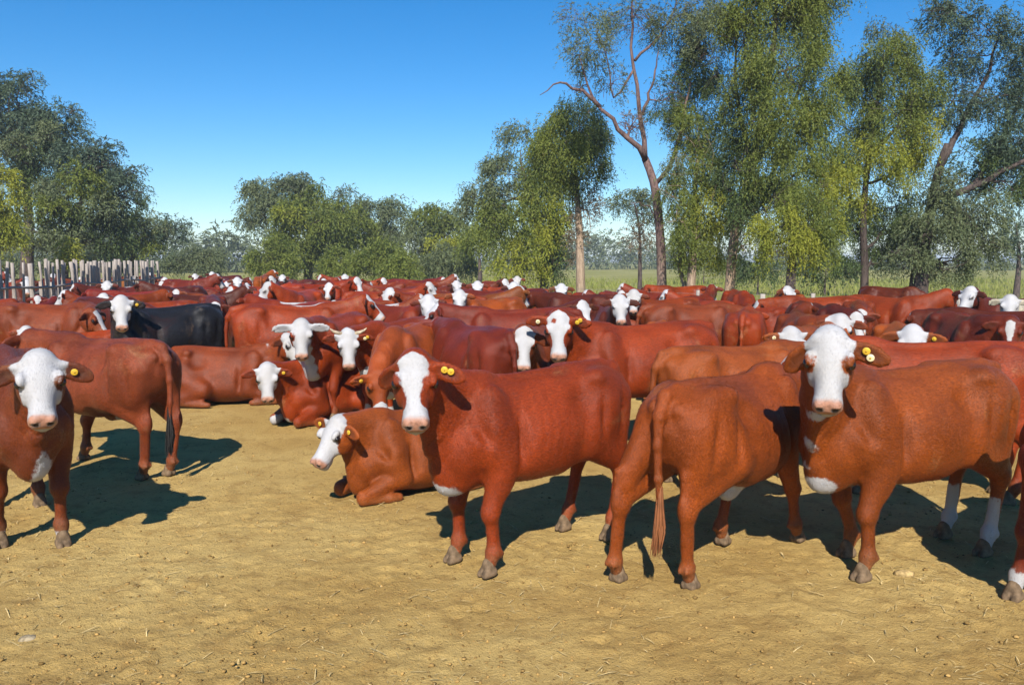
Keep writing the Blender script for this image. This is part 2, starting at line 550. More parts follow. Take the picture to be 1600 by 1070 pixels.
def cow_mesh(name, p, h=0.03, hf=None):
    """one continuous body. p: hc (head centre, cow space), az, pitch, swing (dx of FL, FR, HL, HR), lie, marks ..."""
    az, pitch = p.get('az', 0.0), p.get('pitch', math.radians(50))
    E = head_frame(az, pitch, p.get('roll', 0.0))
    hsz = p.get('hs', 0.94)
    hc = np.asarray(p['hc'], float)
    P = hc - hsz * (HC @ E)
    lie = p.get('lie', False)
    dz = -0.43 if lie else 0.0
    D = np.array([0, 0, dz])
    fat = p.get('fat', 1.0)
    hl = lambda s_, u, v: P + hsz * (np.array([s_ * HLEN, u, v]) @ E)
    ymx = 0.50 if lie else 0.36
    lo = np.minimum([-0.90, -ymx, -0.03], np.minimum(hc - 0.34, 9)); hi = np.maximum([0.80, ymx, 1.22 + dz], hc + 0.34)
    if hf:
        G = Field(lo, hi, h, (hc - 0.30, hc + 0.30), hf)
    else:
        G = Field(lo, hi, h)
    I3 = np.eye(3)
    tr = np.array(TRUNK)
    tr[:, 3] *= fat
    tr[:, 2] = tr[:, 2] - (fat - 1) * 0.12
    G.loft(D, I3, tr, 0.04, 2.25, 0.20)
    # barrel, loin and rump modelling
    for sy in (-1, 1):
        G.ell(D + (0.02, sy * 0.13, 0.72), (0.34, 0.150 * fat, 0.205), None, 0.08)
        G.ell(D + (-0.385, sy * 0.182, 1.070), (0.056, 0.048, 0.044), None, 0.058)      # hook bone
        G.ell(D + (-0.685, sy * 0.075, 1.015), (0.055, 0.038, 0.045), None, 0.06)     # pin bone
        G.ell(D + (0.40, sy * 0.145, 0.86), (0.12, 0.080, 0.235), None, 0.05)          # shoulder blade
        G.ell(D + (0.555, sy * 0.105, 0.74), (0.085, 0.070, 0.12), None, 0.06)          # point of shoulder
    G.cone(D + (-0.60, 0, 1.112), D + (0.30, 0, 1.090), 0.026, 0.026, 0.05)
    G.cone(D + (0.36, 0, 1.10), D + (0.50, 0, 1.095), 0.045, 0.05, 0.07)              # withers
    G.ell(D + (0.56, 0, 0.57), (0.12, 0.075, 0.10), None, 0.07)                       # brisket
    if p.get('hump'):
        G.ell(D + (0.40, 0, 1.13), (0.15, 0.06, p['hump']), None, 0.10)
    feet = []
    sw = p.get('swing', (0, 0, 0, 0))
    if not lie:
        for i, sy in enumerate((1, -1)):
            dx, dy = sw[i] if isinstance(sw[i], tuple) else (sw[i], 0.0)
            y = sy * 0.150
            el = np.array([0.33 + dx * 0.10, sy * 0.165, 0.66])
            kn = np.array([0.405 + dx * 0.62, y + dy * 0.55, 0.365])
            fl = np.array([0.390 + dx * 0.97, y + dy * 0.95, 0.135])
            ho = np.array([0.432 + dx, y + dy, 0.060])
            G.cone((0.44, sy * 0.155, 0.82), el, 0.13, 0.095, 0.06, ((0, 1, 0), 1.35))
            G.cone(el, kn, 0.090, 0.052, 0.035, ((0, 1, 0), 1.12))
            G.ell(kn + (0.006, 0, 0), (0.054, 0.053, 0.064), None, 0.022)
            G.cone(kn, fl, 0.039, 0.034, 0.018, ((0, 1, 0), 1.10))
            G.cone(kn + (-0.032, 0, -0.03), fl + (-0.030, 0, 0.03), 0.017, 0.016, 0.018)
            G.ell((el[0] + 0.01, sy * 0.185, 0.60), (0.070, 0.040, 0.13), None, 0.05)
            G.ell(fl, (0.048, 0.045, 0.044), None, 0.018)
            G.cone(fl, ho + (-0.020, 0, 0.010), 0.039, 0.034, 0.018)
            for q in (-1, 1):
                G.ell(fl + (-0.045, q * 0.022, -0.012), (0.018, 0.014, 0.020), None, 0.012)
            feet.append((ho[0], ho[1]))
        for i, sy in enumerate((1, -1)):
            dx, dy = sw[2 + i] if isinstance(sw[2 + i], tuple) else (sw[2 + i], 0.0)
            y = sy * 0.155
            st = np.array([-0.300 + dx * 0.20, sy * 0.185, 0.70])
            hk = np.array([-0.640 + dx * 0.75, y + dy * 0.6, 0.465])
            fl = np.array([-0.578 + dx * 0.98, y + dy * 0.95, 0.140])
            ho = np.array([-0.532 + dx, y + dy, 0.060])
            G.ell((-0.475 + dx * 0.05, sy * 0.150, 0.86), (0.205, 0.105, 0.26), None, 0.07)
            G.cone((-0.60, sy * 0.125, 0.92), hk + (0.045, 0, 0.13), 0.115, 0.072, 0.06, ((0, 1, 0), 1.15))
            G.cone(st, hk + (0.03, 0, 0.03), 0.118, 0.056, 0.05, ((0, 1, 0), 1.3))
            G.cone((-0.42, sy * 0.17, 0.88), st, 0.13, 0.11, 0.06, ((0, 1, 0), 1.5))
            G.cone(hk + (-0.025, 0, 0.02), hk + (-0.03, 0, 0.20), 0.024, 0.020, 0.04)    # hamstring tendon
            G.ell(hk, (0.064, 0.052, 0.072), None, 0.03)
            G.cone(hk, fl, 0.042, 0.035, 0.018, ((0, 1, 0), 1.12))
            G.cone(hk + (-0.034, 0, -0.03), fl + (-0.030, 0, 0.03), 0.018, 0.016, 0.018)
            G.ell(hk + (-0.046, 0, 0.045), (0.024, 0.024, 0.050), None, 0.025)
            G.ell(fl, (0.048, 0.045, 0.044), None, 0.018)
            G.cone(fl, ho + (-0.020, 0, 0.010), 0.039, 0.034, 0.018)
            for q in (-1, 1):
                G.ell(fl + (-0.045, q * 0.022, -0.012), (0.018, 0.014, 0.020), None, 0.012)
            feet.append((ho[0], ho[1]))
        # flank fold and groin
        for sy in (-1, 1):
            G.cone((-0.28, sy * 0.15, 0.66), (-0.10, sy * 0.13, 0.58), 0.05, 0.05, 0.09)
    else:
        for sy in (1, -1):
            G.cone((0.42, sy * 0.17, 0.38), (0.34, sy * 0.20, 0.20), 0.13, 0.10, 0.06)
            G.cone((0.34, sy * 0.20, 0.20), (0.66, sy * 0.185, 0.085), 0.085, 0.052, 0.04)
            G.ell((0.67, sy * 0.185, 0.075), (0.055, 0.05, 0.058), None, 0.03)
            G.cone((0.67, sy * 0.185, 0.06), (0.46, sy * 0.235, 0.05), 0.042, 0.036, 0.02)
            G.cone((0.46, sy * 0.235, 0.05), (0.38, sy * 0.245, 0.045), 0.042, 0.035, 0.02)
            G.ell((-0.42, sy * 0.22, 0.33), (0.26, 0.14, 0.24), None, 0.08)
            G.cone((-0.36, sy * 0.27, 0.30), (-0.16, sy * 0.33, 0.22), 0.13, 0.10, 0.06)
            G.cone((-0.16, sy * 0.33, 0.20), (-0.50, sy * 0.36, 0.085), 0.10, 0.052, 0.05)
            G.cone((-0.50, sy * 0.36, 0.075), (-0.16, sy * 0.39, 0.05), 0.045, 0.037, 0.02)
            G.cone((-0.16, sy * 0.39, 0.05), (-0.08, sy * 0.39, 0.045), 0.042, 0.036, 0.02)
        G.ell((0.0, 0, 0.20), (0.50, 0.30, 0.17), None, 0.08)
    for sy in (-1, 1):
        G.ell(D + (-0.235, sy * 0.262, 0.985), (0.105, 0.088, 0.090), None, 0.05, 'sub')     # hollow of the flank
        G.ell(D + (0.250, sy * 0.268, 0.84), (0.028, 0.058, 0.22), None, 0.045, 'sub')
        G.ell(D + (0.535, sy * 0.228, 0.92), (0.034, 0.060, 0.15), R_tilt(sy), 0.075, 'sub')        # behind the shoulder
        if not lie:
            G.ell((-0.575, sy * 0.262, 0.78), (0.024, 0.042, 0.20), None, 0.045, 'sub')
            G.ell((-0.385, sy * 0.285, 0.86), (0.024, 0.045, 0.16), None, 0.045, 'sub')       # seam of the thigh
    # neck
    thr = hl(0.075, 0, -0.165)
    mid = hl(0.0, 0, -0.075)
    pol = hl(-0.015, 0, -0.035)
    fw = np.array([1.0, 0, 0])
    reach = np.linalg.norm(pol - (D + np.array([0.42, 0, 1.05])))
    rz = 0.25 * reach
    G.chain(bez(D + (0.42, 0, 1.045), D + (0.42 + 0.42 * reach, 0, 1.045 + 0.10 * (pol[2] - 1.045 - dz)), pol), (0.088, 0.085, 0.082, 0.079, 0.074), 0.06)
    G.chain(bez(D + (0.48, 0, 0.90), D + (0.48 + 0.36 * reach, 0, 0.92), mid), (0.128, 0.112, 0.098, 0.092, 0.088), 0.05)
    G.chain(bez(D + (0.53, 0, 0.74), D + (0.53 + 0.24 * reach, 0, 0.82), thr), (0.118, 0.096, 0.082, 0.074, 0.062), 0.05)
    dew = bez(D + (0.60, 0, 0.55), D + (0.62 + 0.20 * reach, 0, 0.68), thr - np.array([0, 0, 0.02]))
    G.chain(dew, (0.048, 0.034, 0.028, 0.025, 0.022), 0.05)
    # head
    H_ = np.array(HEAD) * hsz * np.array([HLEN, 1, 1, 1.05])
    G.loft(P, E, H_, 0.035, 2.25, 0.10)
    for sy in (-1, 1):
        G.ell(hl(0.140, sy * 0.096, 0.026), np.array((0.046, 0.026, 0.030)) * hsz, E, 0.022 * hsz)           # brow / orbit
        G.ell(hl(0.150, sy * 0.082, -0.105), np.array((0.085, 0.026, 0.078)) * hsz, E, 0.03 * hsz)          # cheek muscle
        G.ell(hl(0.412, sy * 0.040, -0.012), np.array((0.034, 0.026, 0.028)) * hsz, E, 0.02 * hsz)           # nostril rim
    G.ell(hl(-0.01, 0, 0.012), np.array((0.045, 0.060, 0.040)) * hsz, E, 0.04 * hsz)                         # poll
    G.cone(hl(0.35, 0, -0.105), hl(0.40, 0, -0.112), 0.045 * hsz, 0.036 * hsz, 0.02)                          # chin
    if hf:
        for sy in (-1, 1):
            G.ell(hl(0.443, sy * 0.038, -0.020), np.array((0.020, 0.012, 0.013)) * hsz, E, 0.010, 'sub')
            G.ell(hl(0.160, sy * 0.122, 0.004), np.array((0.026, 0.020, 0.020)) * hsz, E, 0.010, 'sub')
        G.cone(hl(0.450, -0.050, -0.075), hl(0.450, 0.050, -0.075), 0.007, 0.007, 0.012, None, 'sub')
        for sy in (-1, 1):
            G.cone(hl(0.440, sy * 0.055, -0.075), hl(0.35, sy * 0.082, -0.084), 0.006, 0.005, 0.012, None, 'sub')
    # ears
    ears = []
    dr = p.get('droop', (0.25, 0.25))
    ew = p.get('ears', (0.0, 0.0))
    L = 0.20 * hsz * p.get('earlen', 1.0)
    for i, sy in enumerate((1, -1)):
        b0 = hl(0.025, sy * 0.082, -0.005)
        e_ = ew[i] if isinstance(ew[i], tuple) else (ew[i], 0.0)
        d = nrm(np.array([0.02 + e_[0], sy * 1.0, e_[1]]) @ E + np.array([0, 0, -dr[i]]))
        # the opening faces forward and a little down
        fn = nrm(np.array([0.55, 0.0, 0.65]) @ E)
        fn = nrm(fn - (fn @ d) * d)
        wn_ = np.cross(fn, d)
        R = np.stack([d, wn_, fn])
        c = b0 + d * L * 0.54
        th = 0.017 if hf else 0.020
        G.ell(c, (L * 0.54, 0.056 * hsz, th), R, 0.02)
        G.cone(b0 - d * 0.03, b0 + d * L * 0.30, 0.032 * hsz, 0.024 * hsz, 0.02)
        if hf:
            G.ell(c + fn * 0.020 + d * 0.01, (L * 0.42, 0.036 * hsz, 0.012), R, 0.008, 'sub')
        ears.append((b0, d, fn, wn_, L))
    # tail
    if lie:
        tail = [(-0.70, 0.0, 0.62), (-0.77, 0.03, 0.52), (-0.80, 0.10, 0.30), (-0.76, 0.22, 0.10)]
        G.chain(tail, (0.032, 0.026, 0.020, 0.016), 0.02)
        tend = np.array(tail[-1])
    else:
        tx = p.get('tail', 0.0)
        tail = [(-0.62, 0, 1.105), (-0.715, 0, 1.085), (-0.775, tx * 0.1, 0.99), (-0.800, tx * 0.4, 0.84), (-0.800, tx * 0.7, 0.66), (-0.795, tx, 0.50)]
        G.chain(tail, (0.040, 0.038, 0.032, 0.025, 0.021, 0.017), 0.025)
        tend = np.array(tail[-1])
    if p.get('pouch'):
        G.ell((-0.14, -0.07, 0.50), (0.10, 0.06, 0.085), None, 0.05)
    if p.get('sheath'):
        G.cone((-0.05, 0, 0.50), (-0.22, 0, 0.52), 0.055, 0.045, 0.06, ((0, 1, 0), 1.4))
    if p.get('scrotum'):
        G.ell((-0.33, 0, 0.60), (0.065, 0.06, 0.09), None, 0.04)
    V, Q = G.mesh(2)
    # ---------------- markings
    L3 = (V - P) @ E.T / hsz / np.array([HLEN, 1.0, 1.0])
    s_, u, v = L3[:, 0], np.abs(L3[:, 1]), L3[:, 2]
    n1 = vnoise(V, 14, p.get('seed', 1))
    n2 = vnoise(V, 35, p.get('seed', 1) + 5)
    inhead = (s_ > -0.12) & (s_ < 0.5) & (u < 0.16) & (v > -0.26) & (v < 0.10)
    topz = np.interp(s_, np.array(HEAD)[:, 0], np.array(HEAD)[:, 1])
    rsd = np.random.default_rng(p.get('seed', 1) * 7 + 1)
    shift = rsd.normal(0, 0.010)
    wide = rsd.normal(0, 0.012)
    arc = np.abs(L3[:, 1] - shift) + np.clip(topz - v, 0, 1) * 0.75
    mode = p.get('face', 'blaze')
    if mode == 'full':
        wl = np.interp(s_, (-0.10, -0.05, 0.0, 0.12, 0.17, 0.24, 0.30, 0.36), (0.02, 0.09, 0.16, 0.175, 0.165, 0.19, 0.24, 0.5))
    elif mode == 'blaze':
        wl = np.interp(s_, (-0.06, -0.02, 0.03, 0.10, 0.16, 0.22, 0.28, 0.32, 0.35), (-0.02, 0.06, 0.118, 0.108, 0.080, 0.064, 0.064, 0.085, 0.5))
    elif mode == 'narrow':
        wl = np.interp(s_, (-0.02, 0.03, 0.10, 0.16, 0.24, 0.32, 0.38), (-0.03, 0.05, 0.060, 0.050, 0.042, 0.05, 0.10))
    elif mode == 'muzzle':
        wl = np.interp(s_, (0.0, 0.28, 0.33, 0.40), (-0.1, -0.05, 0.04, 0.3))
    else:
        wl = np.full(len(V), -0.2)
    wm = np.where(inhead, wl - arc + wide + 0.016 * n1 + 0.007 * n2, -0.2)
    # spot of colour round an eye
    for sd in p.get('eyepatch', ()):
        wm = np.minimum(wm, np.linalg.norm(L3 - np.array([0.16, sd * 0.11, 0.0]), axis=1) - 0.055 + 0.01 * n1 + np.where(inhead, 0, 9))
    for (a1, a2, a3, rr0) in p.get('spots', ()):
        wm = np.minimum(wm, np.linalg.norm(L3 - np.array([a1, a2, a3]), axis=1) - rr0 + np.where(inhead, 0, 9))
    for (c, r) in p.get('white', ()):
        c = np.asarray(c, float); r = np.asarray(r, float)
        dd = np.linalg.norm((V - c) / r, axis=1)
        wm = np.maximum(wm, (1 - dd) * r.min() + 0.015 * n1)
    if p.get('pale_ears'):
        for (b0, d, fn, wn_, L) in ears:
            tt = (V - b0) @ d
            off = np.linalg.norm(V - b0 - np.outer(tt, d), axis=1)
            wm = np.maximum(wm, np.where((tt > 0.02) & (off < 0.08), 0.03 + 0.03 * n1, -0.2))
    if not lie:
        for i, sk in enumerate(p.get('socks', (0, 0, 0, 0))):
            if sk:
                near = np.hypot(V[:, 0] - feet[i][0] - (0.04 if i > 1 else 0), V[:, 1] - feet[i][1]) < 0.13
                wm = np.maximum(wm, np.where(near, sk - V[:, 2] + 0.02 * n1, -0.2))
    if p.get('throat'):
        dd = np.min(np.stack([np.linalg.norm(V - q, axis=1) for q in dew]), 0)
        wm = np.maximum(wm, p['throat'] - dd + 0.02 * n1)
    white = np.clip(wm, -0.24, 0.24) * 2 + 0.5
    pink = np.where(inhead, np.clip((s_ - 0.380 + 0.008 * n2) * 40, 0, 1) * np.clip((v + 0.082) * 50, 0, 1) * np.clip((0.030 - v) * 60, 0, 1), 0)
    lip = np.where(inhead & (s_ > 0.37), np.clip(1 - np.abs(v + 0.074) * 90, 0, 1) * 0.55, 0)
    dark = lip
    for sy in (-1, 1):
        e = np.linalg.norm((L3 - np.array([0.160, sy * 0.112, 0.004])) / np.array([1.5, 1.0, 1.0]), axis=1)
        dark = np.maximum(dark, np.clip((0.036 - e) * 55, 0, 1) * 0.85)
        e = np.linalg.norm(L3 - np.array([0.444, sy * 0.038, -0.020]), axis=1)
        dark = np.maximum(dark, np.clip((0.024 - e) * 120, 0, 1))
    for (b0, d, fn, wn_, L) in ears:
        q = V - b0 - d * L * 0.55
        a_, b_, c_ = q @ d, q @ wn_, q @ fn
        e = (a_ / (L * 0.40)) ** 2 + (b_ / 0.036) ** 2
        dark = np.maximum(dark, np.where((c_ > -0.012) & (c_ < 0.04), np.clip((1 - e) * 1.5, 0, 1) * 0.45, 0))
    pink = pink * (1 - dark)
    if lie:
        dust = np.clip((0.10 - V[:, 2]) * 6, 0, 1) * 0.5
    else:
        dust = np.clip((0.22 - V[:, 2]) * 4.0, 0, 1) * p.get('dust', 0.55)
    # folds of skin on the neck, faint ribs, small unevenness of the hide
    if hf:
        nv = np.zeros_like(V)
        a, b, c = V[Q[:, 0]], V[Q[:, 1]], V[Q[:, 2]]
        fnm = np.cross(b - a, c - a)
        for j in range(4):
            for ax in range(3):
                nv[:, ax] += np.bincount(Q[:, j], fnm[:, ax], len(V))
        nv /= np.linalg.norm(nv, axis=1)[:, None] + 1e-12
        nk = np.clip(1 - np.abs(V[:, 0] - 0.74) / 0.20, 0, 1) * np.clip(1 - np.abs(V[:, 2] - 0.80 - dz) / 0.32, 0, 1) * np.where(inhead & (np.abs(wm) < 0.19), 0, 1)
        ph = (V[:, 0] * 1.0 + 0.25 * V[:, 2] + 0.02 * n1) * 2 * math.pi / 0.052
        disp = -0.0065 * nk * np.maximum(0, np.sin(ph)) ** 2 * p.get('folds', 1.0)
        rb = np.clip(1 - np.abs(V[:, 0] - 0.06) / 0.34, 0, 1) * np.clip(1 - np.abs(V[:, 2] - 0.82 - dz) / 0.25, 0, 1)
        disp += 0.0034 * rb * (0.6 + 0.4 * vnoise(V, 5, 9)) * np.sin((V[:, 0] + 0.18 * V[:, 2] + 0.012 * n1) * 2 * math.pi / 0.068)
        disp += 0.0035 * vnoise(V, 7, 3) + 0.0012 * n2
        disp = np.where(inhead, disp * 0.25, disp)
        V = V + nv * disp[:, None]
    me = mesh_np(name, V, Q, M_COAT)
    ca = me.color_attributes.new('mask', 'FLOAT_COLOR', 'POINT')
    ca.data.foreach_set('color', np.stack([white, pink, dark, dust], 1).astype(np.float32).ravel())
    info = dict(V=V, Q=Q, M=np.stack([white, pink, dark, dust], 1), E=E, P=P, hs=hsz, ears=ears, feet=feet, tend=tend, hl=hl)
    return me, info

def coat_hair(I, n, seed, lie=False, length=0.016):
    """short hairs lying along the hide"""
    r = np.random.default_rng(seed)
    V, Q, Mk, E, P = I['V'], I['Q'], I['M'], I['E'], I['P']
    a, b, c, d = (V[Q[:, i]] for i in range(4))
    nr = np.cross(c - a, d - b)
    ar = np.linalg.norm(nr, axis=1) + 1e-12
    pick = r.choice(len(Q), n, p=ar / ar.sum())
    u, v = r.uniform(0, 1, (n, 1)), r.uniform(0, 1, (n, 1))
    W = [(1 - u) * (1 - v), u * (1 - v), u * v, (1 - u) * v]
    q = Q[pick]
    p = sum(W[i] * V[q[:, i]] for i in range(4))
    mk = sum(W[i] * Mk[q[:, i]] for i in range(4))
    nn = nr[pick] / ar[pick][:, None]
    ok = (mk[:, 1] < 0.2) & (mk[:, 2] < 0.3)
    p, mk, nn = p[ok], mk[ok], nn[ok]
    n = len(p)
    f = np.tile(np.array([-0.9, 0, -0.45]), (n, 1))
    low = np.clip((0.55 - p[:, 2]) / 0.15, 0, 1)[:, None] * (0 if lie else 1)
    f = f * (1 - low) + np.array([0, 0, -1.0]) * low
    L3 = (p - P) @ E.T
    hd = ((L3[:, 0] > -0.05) & (np.abs(L3[:, 1]) < 0.15) & (L3[:, 2] > -0.25) & (L3[:, 2] < 0.1))[:, None]
    f = np.where(hd, E[0][None], f)
    f = f + r.normal(0, 0.28, (n, 3))
    f = f - nn * np.sum(f * nn, axis=1)[:, None]
    f /= np.linalg.norm(f, axis=1)[:, None] + 1e-9
    s = np.cross(nn, f)
    L = length * r.uniform(0.5, 1.3, (n, 1)) * np.where(hd, 0.7, 1.0)
    wd = r.uniform(0.0010, 0.0019, (n, 1))
    tip = p + f * L + nn * L * r.uniform(0.12, 0.42, (n, 1))
    X = np.stack([p - s * wd - nn * 0.001, p + s * wd - nn * 0.001, tip], 1).reshape(-1, 3)
    me = mesh_np('coat_hair', X, np.arange(len(X)).reshape(-1, 3), M_COAT, False)
    ca = me.color_attributes.new('mask', 'FLOAT_COLOR', 'POINT')
    ca.data.foreach_set('color', np.repeat(mk, 3, axis=0).astype(np.float32).ravel())
    return me

# small shared part meshes ---------------------------------------------------
def uv_sphere(r, nu=14, nv=9, sc=(1, 1, 1)):
    V = [(0, 0, r)]
    for j in range(1, nv):
        th = math.pi * j / nv
        for i in range(nu):
            ph = 2 * math.pi * i / nu
            V.append((r * math.sin(th) * math.cos(ph), r * math.sin(th) * math.sin(ph), r * math.cos(th)))
    V.append((0, 0, -r))
    T = []
    for i in range(nu):
        T.append((0, 1 + i, 1 + (i + 1) % nu))
        b = 1 + (nv - 2) * nu
        T.append((len(V) - 1, b + (i + 1) % nu, b + i))
    for j in range(nv - 2):
        for i in range(nu):
            a, b = 1 + j * nu + i, 1 + j * nu + (i + 1) % nu
            c, d = a + nu, b + nu
            T += [(a, c, d), (a, d, b)]
    return np.array(V) * np.array(sc), np.array(T)

def tube(pts, rad, n=8, caps=True):
    """tapered tube along points -> V, triangles"""
    pts = [np.asarray(p, float) for p in pts]
    V, T = [], []
    up = np.array([0.31, 0.17, 0.93])
    for i, p in enumerate(pts):
        d = nrm(pts[min(i + 1, len(pts) - 1)] - pts[max(i - 1, 0)])
        a = np.cross(d, up)
        if np.linalg.norm(a) < 0.05:
            a = np.cross(d, (1, 0, 0))
        a = nrm(a); b = np.cross(d, a)
        r = rad[i] if hasattr(rad, '__len__') else rad
        for k in range(n):
            t = 2 * math.pi * k / n
            V.append(p + r * (math.cos(t) * a + math.sin(t) * b))
    for i in range(len(pts) - 1):
        for k in range(n):
            a, b = i * n + k, i * n + (k + 1) % n
            T += [(a, b, b + n), (a, b + n, a + n)]
    if caps:
        V.append(pts[0]); V.append(pts[-1])
        c0, c1 = len(V) - 2, len(V) - 1
        e = (len(pts) - 1) * n
        for k in range(n):
            T.append((c0, (k + 1) % n, k)); T.append((c1, e + k, e + (k + 1) % n))
    return np.array(V), np.array(T)

def join(parts):
    V, T, o = [], [], 0
    for v, t in parts:
        V.append(v); T.append(np.asarray(t) + o); o += len(v)
    return np.concatenate(V), np.concatenate(T)

def make_hoof():
    G = Field((-0.09, -0.075, -0.02), (0.12, 0.075, 0.12), 0.0105)
    for sy in (-1, 1):
        G.cone((-0.03, sy * 0.024, 0.03), (0.030, sy * 0.026, 0.022), 0.030, 0.024, 0.012)
        G.cone((0.0, sy * 0.022, 0.055), (0.045, sy * 0.024, 0.018), 0.026, 0.018, 0.012)
    G.cone((-0.008, 0, 0.075), (-0.012, 0, 0.045), 0.040, 0.040, 0.015)
    # cut flat at the sole
    Z = G.ax[2][None, None, :].astype(np.float32)
    G.F = np.maximum(G.F, -(Z - 0.002) + 0 * G.F)
    V, Q = G.mesh(1)
    return mesh_np('hoof', V, Q, M_HOOF)

HOOF = make_hoof()
EYE = mesh_np('eye', *uv_sphere(0.025, 16, 10, (1.15, 0.8, 0.9)), M_EYE)

def make_tag(mat):
    a, ta = tube([(0, 0, 0.000), (0, 0, 0.0015), (0, 0, 0.0060), (0, 0, 0.0075)], (0.015, 0.018, 0.018, 0.015), 16)
    return mesh_np('ear_tag', a, ta, mat, False)
def make_stud():
    return mesh_np('stud', *tube([(0, 0, 0.0070), (0, 0, 0.0105), (0, 0, 0.012)], (0.0045, 0.0045, 0.003), 8), M_TAGD, False)
TAG = make_tag(M_TAG); TAGW = make_tag(M_TAGW); STUD = make_stud()

def hair_tuft(end, length, colr_mat, n=90, seed=3, spread=0.032, start=None, lean=(0, 0)):
    r = np.random.default_rng(seed)
    parts = []
    for i in range(n):
        a = r.uniform(0, 2 * math.pi); q = spread * math.sqrt(r.uniform())
        p0 = np.array([0.010 * math.cos(a), 0.010 * math.sin(a), r.uniform(0.0, 0.13)])
        l = length * r.uniform(0.55, 1.0)
        p1 = np.array([q * math.cos(a), q * math.sin(a), -l * 0.45])
        p2 = np.array([q * 0.75 * math.cos(a) + lean[0] + r.normal(0, 0.006), q * 0.75 * math.sin(a) + lean[1] + r.normal(0, 0.006), -l])
        parts.append(tube([p0, p1, p2], (0.005, 0.0055, 0.001), 4, False))
    V, T = join(parts)
    return mesh_np('tail_switch', V + np.asarray(end), T, colr_mat)

M_SWITCH_R = plain('tail_hair_red', (0.20, 0.055, 0.022), 0.55, 0.2, 8, 0.3, 0.0)
M_SWITCH_B = plain('tail_hair_buff', (0.23, 0.085, 0.032), 0.6, 0.2, 8, 0.3, 0.0)
M_SWITCH_K = plain('tail_hair_black', (0.02, 0.018, 0.017), 0.5, 0.3, 60, 0.3, 0.0)
M_SWITCH_W = plain('tail_hair_white', (0.62, 0.56, 0.48), 0.6, 0.3, 60, 0.3, 0.0)

def basis(x, y, z):
    m = Matrix.Identity(4)
    for i, v in enumerate((x, y, z)):
        for j in range(3):
            m[j][i] = v[j]
    return m

def place(o, pos, R=None):
    m = R if R is not None else Matrix.Identity(4)
    m = m.copy()
    m.translation = Vector([float(c) for c in pos])
    o.matrix_local = m

COATS = dict(
    red=(0.200, 0.0270, 0.0034), orange=(0.215, 0.046, 0.0055), mahogany=(0.100, 0.0150, 0.0045), brown=(0.155, 0.0290, 0.0055),
    black=(0.012, 0.012, 0.014), cream=(0.55, 0.47, 0.38), maroon=(0.130, 0.0165, 0.0050), tan=(0.33, 0.110, 0.026))

def build_cow(label, c, yaw, p, coat='red', scale=1.0, h=0.02, hf=0.010, tags=(), horns=False, switch=None, group=None, parts=True, name='cow', hair=0):
    """a cow with its parts: an Empty at its feet, a continuous body, hooves, eyes, ear tags, tail switch"""
    me, I = cow_mesh('cow_body', p, h, hf)
    root = link(name, None)
    root.empty_display_size = 0.2
    root.location = (c[0], c[1], c[2] if len(c) > 2 else 0.0)
    root.rotation_euler = (0, 0, yaw)
    root.scale = (scale,) * 3
    tag(root, label, 'cow', group)
    b = link('body', me, root)
    colr = COATS[coat] if isinstance(coat, str) else coat
    b.color = (*colr, 1)
    E, hl = I['E'], I['hl']
    if hair:
        o = link('coat_hair', coat_hair(I, hair, len(label), p.get('lie', False)), root)
        o.color = b.color
        o['kind'] = 'stuff'
    if parts:
        for (fx, fy) in I['feet']:
            o = link('hoof', HOOF, root)
            place(o, (fx, fy, 0.0)); o.scale = (0.86, 0.84, 0.98)
        for sy in (-1, 1):
            o = link('eye', EYE, root)
            R = basis(E[0], E[1], E[2])
            place(o, hl(0.160, sy * 0.107, 0.004), R)
            o.scale = (I['hs'],) * 3
    for (ei, along, across, kind) in tags:
        b0, d, fn, wn_, L = I['ears'][ei]
        o = link('ear_tag', TAGW if kind == 'pale' else TAG, root)
        R = basis(d, wn_, fn)
        place(o, b0 + d * L * along + wn_ * across + fn * 0.017, R)
        st = link('stud', STUD, o)
    if horns:
        for sy in (1, -1):
            pts = [hl(-0.005, sy * 0.06, 0.01), hl(-0.02, sy * 0.125, 0.018), hl(-0.04, sy * 0.17, 0.036), hl(-0.065, sy * 0.20, 0.06)]
            V, T = tube(pts, (0.024, 0.020, 0.014, 0.004), 10)
            link('horn', mesh_np('horn', V, T, M_HORN), root)
    if switch and not p.get('lie'):
        link('tail_switch', hair_tuft(I['tend'], 0.27, switch, seed=len(label), lean=(0.0, 0.02)), root)
    return root, I

def to_local(c, yaw, scale, P):
    d = np.asarray(P, float) - np.array([c[0], c[1], 0.0])
    ch, sh = math.cos(yaw), math.sin(yaw)
    return np.array([ch * d[0] + sh * d[1], -sh * d[0] + ch * d[1], d[2]]) / scale

def face_cam(c, yaw, P, off=0.0):
    """azimuth (cow space) for a head at P to look at the camera, plus an offset in degrees"""
    a = math.atan2(-P[1], -P[0])
    az = a - yaw + math.radians(off)
    return (az + math.pi) % (2 * math.pi) - math.pi
# ------------------------------------------------------------------ ground
# post-and-wire fence line behind the herd, from the near right to the far left
FA = np.array([7.9, 13.6]); FB = np.array([-9.0, 30.5])
FD = nrm(FB - FA); FNRM = np.array([-FD[1], FD[0]])
if FNRM @ (np.array([0, 100.0]) - FA) < 0:
    FNRM = -FNRM
def beyond(x, y):
    """signed distance behind the wire fence"""
    return (x - FA[0]) * FNRM[0] + (y - FA[1]) * FNRM[1]

def axis(lo, fl, fh, hi, st, g):
    a = list(np.arange(fl, fh, st))
    x, s = a[-1], st
    up = []
    while x < hi:
        s = min(s * g, 60); x += s; up.append(x)
    x, s = a[0], st
    dn = []
    while x > lo:
        s = min(s * g, 60); x -= s; dn.append(x)
    return np.array(dn[::-1] + a + up)

